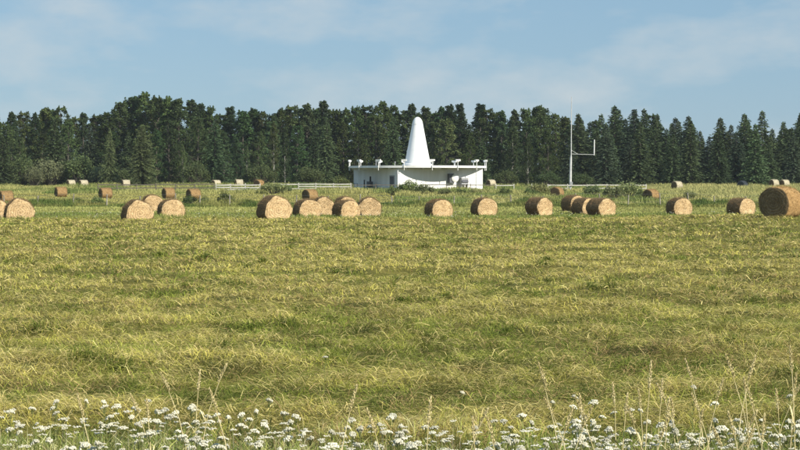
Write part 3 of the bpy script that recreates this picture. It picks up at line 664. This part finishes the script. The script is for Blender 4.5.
for px, yt, d, hw, k, lab in WILLOW:
    x = wx(px, d); z = zgs(x, d); h = CAM_H + (180 - yt) * d / F - z
    tag(place(SHW[k], 'willow_bush', (x, d, z), rr.uniform(0, 6.28), (hw, hw, h / 1.35)), lab, 'bush', 'willow bushes at the forest edge')

# ------------------------------------------------------------------ grass
def blades(name, x, y, length, width, lean, az, col, z0=0.0, bend=0.35, rg=RNG, label=None, cat=None, mat=None):
    n = len(x); z = zg(x, y) + z0
    a = np.stack([np.cos(az), np.sin(az), np.zeros(n)], 1); sl, cl = np.sin(lean)[:, None], np.cos(lean)[:, None]
    P = np.stack([x, y, z - 0.01], 1); ln_ = length[:, None]
    mid = P + (a * sl * 0.42 + np.array([0, 0, 1]) * cl * 0.62 + np.array([0, 0, 1]) * (sl * 0.08)) * ln_
    tip = P + (a * (sl + bend * cl * 0.5) + np.array([0, 0, 1]) * cl * (1 - bend * 0.25)) * ln_
    wa = az + np.pi / 2 + rg.normal(0, 0.9, n); w = np.stack([np.cos(wa), np.sin(wa), rg.normal(0, 0.25, n)], 1) * (width[:, None] * 0.5)
    VV = np.stack([P - w, P + w, mid + w * 0.85, mid - w * 0.85, tip], 1).reshape(-1, 3)
    b = np.arange(n) * 5; q = np.stack([b, b + 1, b + 2, b + 3], 1); t = np.stack([b + 3, b + 2, b + 4], 1)
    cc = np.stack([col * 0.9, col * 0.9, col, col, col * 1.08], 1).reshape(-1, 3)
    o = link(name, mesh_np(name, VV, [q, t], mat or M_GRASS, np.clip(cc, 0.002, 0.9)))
    return tag(o, label, cat, None, 'stuff')
def sample(n, d0, d1, power, margin=1.18, pxr=None, rg=RNG):
    """spots in a wedge of field; power shapes density with distance (area-uniform = 2)"""
    u = rg.random(n); d = (d0 ** power + u * (d1 ** power - d0 ** power)) ** (1 / power)
    lo, hi = pxr if pxr else (400 - 400 * margin, 400 + 400 * margin)
    x = (rg.uniform(lo, hi, n) - 400) / F * d
    return x, d
GREEN = np.array((0.195, 0.232, 0.040)); DKGREEN = np.array((0.066, 0.100, 0.017)); OLIVE = np.array((0.45, 0.405, 0.095)); STRAW = np.array((0.74, 0.62, 0.26)); TAN = np.array((0.47, 0.335, 0.15))
def swath(x, y): return np.sin(2 * np.pi * (y + 3.0 * fbm(x / 14, y / 9, 7, 2) + 0.03 * x) / 4.6)      # rows left by the mower
def field_tone(x, y, n, rg, straw_p=0.2):
    g = fbm(x / 3.0, y / 1.7, 1, 2); g2 = fbm(x / 9, y / 14, 6, 2); g3 = fbm(x / 1.0, y / 0.8, 3, 2)   # cut hay lies on the humps, regrowth in the hollows
    k = smooth(0.41, 0.64, 0.4 * g + 0.2 * g2 + 0.4 * g3 + 0.055 * swath(x, y))[:, None]
    c = GREEN * (1 - k) + OLIVE * k
    dk = smooth(0.58, 0.76, fbm(x / 1.1 + 40, y / 1.0, 5, 3))[:, None] * 0.75
    c = c * (1 - dk) + DKGREEN * dk; c = c * (0.45 + 1.15 * smooth(0.25, 0.75, fbm(x / 0.45 + 7, y / 0.4, 1, 3)))[:, None]
    st_ = (rg.random(n) < straw_p * (0.45 + 1.3 * k[:, 0]) * (1 - 0.7 * dk[:, 0]))[:, None]; c = np.where(st_, STRAW * rg.uniform(0.7, 1.15, (n, 1)), c)
    tn = (rg.random(n) < 0.06 + 0.26 * smooth(0.55, 0.75, fbm(x / 4, y / 2 + 9, 7, 2)))[:, None]; c = np.where(tn, TAN * rg.uniform(0.7, 1.2, (n, 1)), c)
    return c * rg.uniform(0.72, 1.28, (n, 1)), st_[:, 0] | tn[:, 0], dk[:, 0]
def across(n): return RNG.normal(0, 0.55, n) + np.pi * (RNG.random(n) < 0.5)      # the mower ran across the view, so stalks lie that way
def lod(d): return np.clip(d / 20.0, 0.8, 5.0)
# cut hay stubble and lying stalks of the near field
n = 340000; x, d = sample(n, 13.5, 122, 0.45); c, dry, dk = field_tone(x, d, n, RNG)
ln_ = RNG.uniform(0.07, 0.17, n) * (1 + 0.7 * dk) * np.where(dry, 1.35, 1); lean = np.where(dry, RNG.uniform(0.9, 1.5, n), np.abs(RNG.normal(0.85, 0.4, n)))
blades('mown_grass', x, d, ln_ * (0.85 + 0.25 * lod(d) ** 0.5), 0.0062 * lod(d) * RNG.uniform(0.7, 1.5, n), np.clip(lean, 0, 1.5), np.where(RNG.random(n) < 0.6, across(n), RNG.uniform(0, 6.283, n)), c, label='short olive mown grass and stubble of the near hay field', cat='grass')
n = 170000; x, d = sample(n, 14, 120, 0.5)
keep = RNG.random(n) < 0.10 + 1.0 * smooth(0.42, 0.62, 0.5 * fbm(x / 3.0, d / 1.7, 1, 2) + 0.5 * fbm(x / 2.2, d / 1.1, 4, 3) + 0.05 * swath(x, d)); x, d = x[keep], d[keep]; n = len(x)
k = RNG.random((n, 1)); c = (STRAW * k + OLIVE * (1 - k)) * RNG.uniform(0.45, 1.2, (n, 1))
blades('lying_hay', x, d, RNG.uniform(0.12, 0.34, n), 0.0062 * lod(d) * RNG.uniform(0.5, 1.3, n), RNG.uniform(1.25, 1.66, n), across(n), c, z0=RNG.uniform(0.03, 0.12, n), bend=0.15, label='loose cut hay stalks lying on the mown near field', cat='hay')
n = 90000; x, d = sample(n, 13.5, 34, 0.7); c, dry, dk = field_tone(x, d, n, RNG, 0.3)
blades('matted_hay', x, d, RNG.uniform(0.08, 0.24, n), 0.0065 * RNG.uniform(0.5, 1.5, n), np.clip(RNG.normal(1.2, 0.3, n), 0, 1.6), across(n), c, z0=RNG.uniform(0.0, 0.09, n), bend=0.5, label='matted cut hay nearest the foreground flowers', cat='hay')
# uncut tufts
tx, td = sample(210, 17, 116, 0.7); tuft_px = [(625, 366, 0.45), (160, 256, 0.5), (205, 262, .5), (655, 251, 0.9), (640, 243, .5), (85, 368, 0.5), (120, 372, .5), (430, 305, 0.6), (705, 330, 0.5), (530, 298, .5), (575, 310, 0.5), (40, 318, 0.6), (220, 322, 0.6), (250, 330, .6), (330, 318, 0.5), (445, 368, 0.45), (700, 366, 0.5), (230, 290, .5)]
tx = np.concatenate([tx, [wx(p, CAM_H * F / (q - 180)) for p, q, r in tuft_px]]); td = np.concatenate([td, [CAM_H * F / (q - 180) for p, q, r in tuft_px]])
tr = np.concatenate([RNG.uniform(0.14, 0.4, 210), [r * 0.8 for p, q, r in tuft_px]])
m_ = np.clip((150 * (30 / td) ** 0.7), 30, 200).astype(int); m_[-len(tuft_px):] *= 2; idx = np.repeat(np.arange(len(tx)), m_); n = len(idx)
rr_ = tr[idx] * np.abs(RNG.normal(0, 0.6, n)); aa = RNG.uniform(0, 6.283, n); x = tx[idx] + rr_ * np.cos(aa) * 1.4; d = td[idx] + rr_ * np.sin(aa)
k = RNG.random((n, 1)); c = (DKGREEN * k + GREEN * (1 - k)) * RNG.uniform(0.8, 1.2, (n, 1))
blades('grass_tufts', x, d, RNG.uniform(0.10, 0.25, n), 0.0075 * lod(d) * RNG.uniform(0.7, 1.3, n), np.abs(RNG.normal(0.75, 0.4, n)), RNG.uniform(0, 6.283, n), c, label='dark green uncut tufts left standing in the mown field', cat='grass')
# taller verge in the immediate foreground
n = 60000; x, d = sample(n, 11.2, 17.6, 1.2, 1.12); c, dry, dk = field_tone(x, d, n, RNG, 0.2); keep = RNG.random(n) < smooth(17.6, 14.0, d) * 0.9 + 0.1; x, d, c = x[keep], d[keep], c[keep]; n = len(x)
blades('verge_grass', x, d, RNG.uniform(0.18, 0.50, n) * (0.6 + 0.4 * smooth(17, 13.5, d)), 0.0058 * RNG.uniform(0.7, 1.4, n), np.abs(RNG.normal(0.35, 0.3, n)), RNG.uniform(0, 6.283, n), c * np.array((0.92, 1.05, 1.25)), label='taller pale roadside grass among the foreground flowers', cat='grass')
# slightly taller green strip the near bales stand in
n = 36000; x, d = sample(n, 112, 136, 1.5); g = smooth(0.35, 0.65, fbm(x / 6, d / 3, 2, 3))[:, None]
c = (np.array((0.19, 0.245, 0.06)) * (1 - g) + np.array((0.29, 0.31, 0.09)) * g) * RNG.uniform(0.7, 1.3, (n, 1)); hump = 0.55 + 0.95 * np.exp(-((d - 116.5) / 3.0) ** 2)
blades('bale_strip_grass', x, d, RNG.uniform(0.14, 0.34, n) * hump, 0.028 * RNG.uniform(0.7, 1.3, n), np.abs(RNG.normal(0.35, 0.3, n)), RNG.uniform(0, 6.283, n), c, label='fresher green grass strip around the feet of the near bales', cat='grass')
n = 5200; x, d = DROP
blades('dropped_straw', x, d, RNG.uniform(0.12, 0.38, n), 0.018 * RNG.uniform(0.6, 1.4, n), RNG.uniform(0.5, 1.5, n), RNG.uniform(0, 6.283, n), np.where(RNG.random((n, 1)) < 0.45, np.array([[0.50, 0.38, 0.17]]), np.array([[0.13, 0.17, 0.04]])) * RNG.uniform(0.6, 1.2, (n, 1)), label='straw and grass lying round the feet of the near bales', cat='straw')
# short pale green regrowth between the strip and the wire fence, and the far mown strip at left
n = 36000; x, d = sample(n, 134, 163, 1.6); c = np.array((0.42, 0.43, 0.135)) * RNG.uniform(0.75, 1.25, (n, 1)) * (0.8 + 0.4 * fbm(x / 8, d / 5, 3, 2))[:, None]
blades('regrowth_grass', x, d, RNG.uniform(0.08, 0.18, n), 0.035 * RNG.uniform(0.7, 1.3, n), np.abs(RNG.normal(0.5, 0.3, n)), RNG.uniform(0, 6.283, n), c, label='smooth pale green regrowth behind the near bales', cat='grass')
n = 34000; x, d = sample(n, 170, 240, 1.8, pxr=(-80, 400)); c = np.array((0.44, 0.41, 0.13)) * RNG.uniform(0.75, 1.25, (n, 1)) * (0.8 + 0.4 * fbm(x / 9, d / 6, 3, 2))[:, None]
blades('far_mown_grass', x, d, RNG.uniform(0.08, 0.2, n), 0.05 * RNG.uniform(0.7, 1.3, n), np.abs(RNG.normal(0.5, 0.3, n)), RNG.uniform(0, 6.283, n), c, label='yellow green mown strip beyond the wire fence at left', cat='grass')
# weeds along the wire fence
n = 52000; x, d = sample(n, 160.5, 174, 2); h = 0.25 + 0.85 * smooth(0.38, 0.72, fbm(x / 3.0, d / 8, 1, 3)); h = h * np.exp(-((d - 167) / 5.5) ** 2) * np.where(x > wx(380, 167), 1.0, 0.85)
g = smooth(0.35, 0.65, fbm(x / 2.2, d / 5, 6, 3))[:, None]; c = (np.array((0.10, 0.145, 0.035)) * g + np.array((0.27, 0.27, 0.085)) * (1 - g)) * RNG.uniform(0.65, 1.35, (n, 1))
blades('fence_line_weeds', x, d, 0.08 + h * RNG.uniform(0.5, 1.05, n), 0.045 * RNG.uniform(0.7, 1.4, n), np.abs(RNG.normal(0.25, 0.2, n)), RNG.uniform(0, 6.283, n), c, label='tall tangled weeds along the wire fence', cat='weeds')
# rough meadow beyond the fence, right and middle
n = 95000; x, d = sample(n, 172, 318, 1.5, pxr=(330, 900)); keep = RNG.random(n) < np.where(x > wx(395, d), 1, 0.0) + smooth(238, 250, d); x, d = x[keep], d[keep]; n = len(x)
g = smooth(0.35, 0.65, fbm(x / 5, d / 14, 6, 3))[:, None]; yel = smooth(wx(640, 230), wx(700, 230), x)[:, None] * 0.6
c = (np.array((0.18, 0.23, 0.065)) * g + np.array((0.40, 0.38, 0.14)) * (1 - g)); c = c * (1 - yel) + np.array((0.50, 0.46, 0.19)) * yel; c = c * RNG.uniform(0.65, 1.35, (n, 1))
h = 0.35 + 0.6 * smooth(0.35, 0.7, fbm(x / 4, d / 10, 2, 3))
blades('rough_meadow', x, d, h * RNG.uniform(0.5, 1.05, n), 0.06 * RNG.uniform(0.7, 1.4, n), np.abs(RNG.normal(0.25, 0.2, n)), RNG.uniform(0, 6.283, n), c, label='tall rough meadow between the wire fence and the wood', cat='grass')
n = 60000; x, d = sample(n, 238, 322, 1.5, pxr=(-120, 340)); g = smooth(0.35, 0.65, fbm(x / 5, d / 14, 6, 3))[:, None]
c = (np.array((0.14, 0.19, 0.05)) * g + np.array((0.38, 0.37, 0.13)) * (1 - g)) * RNG.uniform(0.65, 1.35, (n, 1)); h = (0.25 + 0.5 * smooth(0.35, 0.7, fbm(x / 5, d / 10, 2, 3))) * (1 + 0.5 * smooth(280, 310, d))
blades('far_left_meadow', x, d, h * RNG.uniform(0.5, 1.05, n), 0.065 * RNG.uniform(0.7, 1.4, n), np.abs(RNG.normal(0.25, 0.2, n)), RNG.uniform(0, 6.283, n), c, label='tall unmown grass below the wood at left', cat='grass')
n = 30000; x, d = sample(n, 318, 350, 1.5, 1.3); c = np.array((0.10, 0.12, 0.04)) * RNG.uniform(0.6, 1.4, (n, 1))
blades('forest_edge_grass', x, d, RNG.uniform(0.3, 0.8, n), 0.08 * RNG.uniform(0.7, 1.4, n), np.abs(RNG.normal(0.25, 0.2, n)), RNG.uniform(0, 6.283, n), c, label='dark grass along the foot of the wood', cat='grass')

# ------------------------------------------------------------------ small white flowers in the bale strip (too small to count)
n = 900; x, d = sample(n, 112, 132, 1.5); keep = RNG.random(n) < 0.2 + smooth(0.45, 0.7, fbm(x / 7, d / 5, 3, 2)); x, d = x[keep], d[keep]; n = len(x)
z = zg(x, d) + RNG.uniform(0.18, 0.36, n); r = RNG.uniform(0.03, 0.06, n); VV = []; FF = []
ang = np.arange(6) * np.pi / 3
ring = np.stack([np.cos(ang), np.sin(ang), np.full(6, -0.25)], 1); V7 = np.concatenate([ring, [[0, 0, 0.2]]])
VV = (np.stack([x, d, z], 1)[:, None, :] + V7[None] * r[:, None, None]).reshape(-1, 3)
b = np.arange(n)[:, None, None] * 7; f6 = np.array([[k, (k + 1) % 6, 6] for k in range(6)])[None]
tag(link('white_wildflowers', mesh_np('white_wildflowers', VV, [(b + f6).reshape(-1, 3)], M_PETAL)), 'tiny white wildflowers dotted in the grass before the bales', 'flowers', None, 'stuff')

# ------------------------------------------------------------------ yarrow plants in the foreground
def yarrow(seed, H=0.55, rad=0.045):
    rg = random.Random(seed); m = MB(); lean = (rg.uniform(-0.06, 0.06), rg.uniform(-0.05, 0.05))
    m.tube([(0, 0, -0.05), (lean[0] * 0.4, lean[1] * 0.4, H * 0.5), (lean[0], lean[1], H - 0.05)], [0.0035, 0.003, 0.0022], 5)
    pts = []; tilt = (rg.uniform(-0.28, 0.28), rg.uniform(-0.28, 0.28))
    for i in range(24):
        a = i * 2.4; r = rad * math.sqrt((i + 0.4) / 24) * rg.uniform(0.9, 1.15)
        pts.append((lean[0] + r * math.cos(a), lean[1] + r * math.sin(a), H + 0.016 * (1 - (r / rad) ** 2) + rg.uniform(-0.006, 0.006) + tilt[0] * r * math.cos(a) + tilt[1] * r * math.sin(a)))
    for p in pts[::2]: m.tube([(lean[0], lean[1], H - 0.055), p], [0.0018, 0.0012], 3, False)
    lv = MB()
    for i in range(9):
        a = rg.uniform(0, 6.28); z0 = 0.03 + H * 0.75 * i / 9; L = 0.10 * (1.2 - i / 12); c, s = math.cos(a), math.sin(a); f = z0 / H
        bx_, by_ = lean[0] * f, lean[1] * f
        for k in range(5):
            q0 = k / 5; wv = 0.014 * (1 - q0 * 0.6); p = (bx_ + c * L * q0, by_ + s * L * q0, z0 + 0.05 * q0)
            lv.add([p, (p[0] + c * L / 5 - s * wv, p[1] + s * L / 5 + c * wv, p[2] + 0.012), (p[0] + c * L / 5, p[1] + s * L / 5, p[2] + 0.010), (p[0] + c * L / 5 + s * wv, p[1] + s * L / 5 - c * wv, p[2] + 0.012)], [(0, 2, 1), (0, 3, 2)])
    hd = MB()
    for p in pts:
        r = rad * rg.uniform(0.15, 0.30); n = 7; Vv = []
        for k in range(n): a = 6.283 * k / n; Vv.append((p[0] + r * math.cos(a), p[1] + r * math.sin(a), p[2] - 0.002))
        for k in range(n): a = 6.283 * k / n; Vv.append((p[0] + r * 0.62 * math.cos(a), p[1] + r * 0.62 * math.sin(a), p[2] + 0.007))
        Vv.append((p[0], p[1], p[2] + 0.009)); Vv.append((p[0], p[1], p[2] - 0.010))
        hd.add(Vv, [(k, (k + 1) % n, n + (k + 1) % n, n + k) for k in range(n)] + [(n + k, n + (k + 1) % n, 2 * n) for k in range(n)] + [((k + 1) % n, k, 2 * n + 1) for k in range(n)])
    return [('stem', m.mesh('stem', M_STEM)), ('foliage', lv.mesh('foliage', M_STEM)), ('flower_head', hd.mesh('flower_head', M_PETAL))]
YP = [yarrow(200 + i, 0.55, r) for i, r in enumerate((0.036, 0.044, 0.052, 0.030, 0.040, 0.046, 0.034, 0.048, 0.028))]
YSPOT = [(13, 401), (88, 401), (58, 415), (66, 420), (84, 420), (97, 428), (105, 426), (198, 399), (200, 406), (215, 422), (83, 444), (50, 440), (155, 416), (324, 330 + 30), (405, 410), (460, 401), (579, 385), (597, 392), (632, 398), (598, 412), (605, 412), (630, 428), (714, 396), (740, 421), (788, 391), (693, 382), (505, 410), (515, 416), (445, 426), (287, 432), (385, 443), (490, 412), (480, 411), (148, 395 - 2), (178, 420), (190, 437), (20, 428), (5, 432)]
rr = random.Random(31); ny_ = 0
def put_yarrow(px, y, h):
    global ny_
    d = (CAM_H - h) * F / (y - 180); x = wx(px, d); s = h / 0.55
    o = place(YP[rr.randrange(9)], 'yarrow_plant', (x, d, zgs(x, d)), rr.uniform(0, 6.28), (rr.uniform(0.55, 1.05), rr.uniform(0.5, 0.9), s))
    side = 'left' if px < 266 else 'middle' if px < 533 else 'right'
    tag(o, f'white yarrow with flat flower head in the {side} third of the foreground', 'flower', f'white yarrow in the {side} foreground'); ny_ += 1
for px, y in YSPOT: put_yarrow(px, y, rr.uniform(0.38, 0.55))
while ny_ < 290:
    px = rr.uniform(-25, 825); top = 396 if px < 240 else 404 if px < 530 else 392 if px < 660 else 402
    q = rr.random(); y = top + (458 - top) * (q ** 0.62)
    if float(fbm(px / 45.0, y / 16.0, 3, 2)) < 0.36 + 0.12 * rr.random() - (0.1 if y > 425 else 0): continue
    put_yarrow(px, y, rr.uniform(0.40, 0.62))

n = 300; py = 418 + 40 * RNG.random(n) ** 0.8; hh = RNG.uniform(0.32, 0.52, n); d = (CAM_H - hh) * F / (py - 180); x = (RNG.uniform(-20, 820, n) - 400) / F * d
VV = []; FF = []; zz = zg(x, d) + hh
for i in range(n):                                            # each: a thin stem and seven florets
    V0 = len(VV); VV += [(x[i] - 0.002, d[i], zz[i] - hh[i]), (x[i] + 0.002, d[i], zz[i] - hh[i]), (x[i], d[i], zz[i])]; FF.append((V0, V0 + 1, V0 + 2)); R1 = RNG.uniform(0.016, 0.036)
    for k in range(8):
        a = k * 2.4; r = R1 * math.sqrt(k / 8); cx, cy, cz = x[i] + r * math.cos(a) * 1.3, d[i] + r * math.sin(a), zz[i] + 0.004 * math.sin(5 * k + i); q = R1 * 0.42; V0 = len(VV)
        VV += [(cx + q * math.cos(t), cy + q * math.sin(t), cz) for t in (0, 1.257, 2.513, 3.77, 5.027)] + [(cx, cy, cz + 0.008)]; FF += [(V0 + t, V0 + (t + 1) % 5, V0 + 5) for t in range(5)]
tag(link('yarrow_mass', mesh_py('yarrow_mass', VV, FF, M_PETAL)), 'mass of small white yarrow heads low along the bottom edge', 'flowers', None, 'stuff')

# ------------------------------------------------------------------ tall dry grass stalks
def stalk(seed, H=1.0):
    rg = random.Random(seed); m = MB(); bx_ = rg.uniform(-0.16, 0.16); pts = [(bx_ * f ** 2.2, rg.uniform(-0.01, 0.01), H * f) for f in (0, 0.3, 0.6, 0.85, 1.0)]
    m.tube([(p[0], p[1], p[2] - (0.05 if i == 0 else 0)) for i, p in enumerate(pts)], [0.0032, 0.0028, 0.0024, 0.0018, 0.001], 5)
    for i in range(3):
        a = rg.uniform(0, 6.28); f = rg.uniform(0.1, 0.5); L = rg.uniform(0.15, 0.3); c, s = math.cos(a), math.sin(a); p = (bx_ * f ** 2.2, 0, H * f)
        m.add([(p[0] - s * 0.004, p[1] + c * 0.004, p[2]), (p[0] + s * 0.004, p[1] - c * 0.004, p[2]), (p[0] + c * L * 0.35 + s * 0.003, p[1] + s * L * 0.35 - c * 0.003, p[2] + L * 0.6), (p[0] + c * L * 0.35 - s * 0.003, p[1] + s * L * 0.35 + c * 0.003, p[2] + L * 0.6), (p[0] + c * L * 0.8, p[1] + s * L * 0.8, p[2] + L * 0.7)], [(0, 1, 2, 3), (3, 2, 4)])
    hd = MB(); L = rg.uniform(0.15, 0.22)
    for i in range(46):
        f = i / 46; q = 1 - (1 - f) * L / H; p = Vector((bx_ * q ** 2.2, 0, H * q)); a = i * 2.4; o = 0.011 * (1 - 0.75 * f ** 2) * rg.uniform(0.6, 1.3) * (0.5 + min(1, f * 5) * 0.5)
        e = p + Vector((o * math.cos(a), o * math.sin(a), 0.016)); t = Vector((-math.sin(a), math.cos(a), 0)) * 0.0035
        hd.add([p, e + t, e + Vector((0, 0, 0.014)), e - t], [(0, 1, 2, 3)])
    return [('stem', m.mesh('stem', M_DRYSTEM)), ('seed_head', hd.mesh('seed_head', M_DRYSTEM))]
GP = [stalk(300 + i) for i in range(6)]
GS = [(563, 372), (618, 385), (646, 370), (658, 377), (645, 393), (685, 380), (705, 378), (706, 350), (726, 398), (755, 362), (751, 380), (750, 400), (775, 380), (791, 380), (678, 403), (573, 405), (560, 410), (735, 372), (768, 395), (716, 408), (640, 410), (622, 400), (783, 402), (664, 398), (697, 410), (797, 360), (744, 412), (760, 408), (607, 398), (585, 400), (730, 415), (653, 405),
      (336, 395), (393, 420), (424, 413), (459, 412), (479, 427), (548, 412), (508, 420)]
for px, y in GS:
    h = rr.uniform(0.75, 1.0) if y > 375 else rr.uniform(0.95, 1.15); d = (CAM_H - h) * F / (y - 180); d = min(d, 15.5); h = CAM_H - (y - 180) * d / F
    x = wx(px, d); sd = 'right' if px > 545 else 'middle'
    tag(place(GP[rr.randrange(6)], 'grass_stalk', (x, d, zgs(x, d)), rr.uniform(-0.6, 0.6) + (math.pi if rr.random() < 0.35 else 0), (1.5, 1.5, h)), f'tall dry grass stalk with pale seed head in the {sd} foreground', 'grass stalk', f'dry grass stalks in the {sd} foreground')
for px, y, lab in [(200, 365, 'tallest dry grass stalk at left, right of a close group'), (194, 372, 'dry grass stalk in the close group at left, beside the tallest'), (188, 383, 'shortest dry grass stalk in the close group at left'), (152, 392, 'bent pale grass stalk left of the close group'), (158, 398, 'thin grass stalk right beside the bent pale one'), (95, 403, 'leaning pale grass stalk at far left between flowers'), (232, 404, 'lone thin grass stalk right of the close group at left')]:
    h = 0.9; d = min((CAM_H - h) * F / (y - 180), 15.2); h = CAM_H - (y - 180) * d / F; x = wx(px, d)
    tag(place(GP[rr.randrange(6)], 'grass_stalk', (x, d, zgs(x, d)), rr.uniform(-0.6, 0.6), (1.5, 1.5, h)), lab, 'grass stalk', 'dry grass stalks at the left')

# labels counted along a row
def count_labels(group, text, from_right=False):
    os_ = [o for o in COL.objects if o.get('group') == group]
    os_ = [o for o in os_ if -6 <= 400 + o.location.x / o.location.y * F <= 806]
    os_.sort(key=lambda o: o.location.x / o.location.y, reverse=from_right)
    for i, o in enumerate(os_):
        if i < len(ORD): o['label'] = text.format(ORD[i], 'spruce' if 'spruce' in o.name else 'leafy tree')
count_labels('dry grass stalks in the right foreground', 'dry grass stalk with pale seed head, {0} from the right picture edge', True)
count_labels('dry grass stalks in the middle foreground', 'dry grass stalk among middle foreground flowers, {0} from the left there')
count_labels('middling trees below the skyline', 'dark {1} of middling height, {0} from the left in front of the taller wood')
count_labels('middling spruces at the right forest edge', 'middling dark {1} with skirts to the ground, {0} from the right', True)

# ------------------------------------------------------------------ thin summer haze
hz = MB().box((0, 2850, 10.0), (8200, 6500, 22.0)).build('haze', None)
hm = bpy.data.materials.new('haze_air'); hm.use_nodes = True; hm.node_tree.nodes.clear()
ho = hm.node_tree.nodes.new('ShaderNodeOutputMaterial'); hv = hm.node_tree.nodes.new('ShaderNodeVolumePrincipled')
hv.inputs['Color'].default_value = (0.80, 0.88, 0.97, 1); hv.inputs['Density'].default_value = 0.00009; hv.inputs['Anisotropy'].default_value = 0.0
hm.node_tree.links.new(hv.outputs[0], ho.inputs['Volume']); hz.data.materials.append(hm)
tag(hz, 'thin pale summer haze over the fields', 'haze', None, 'stuff')
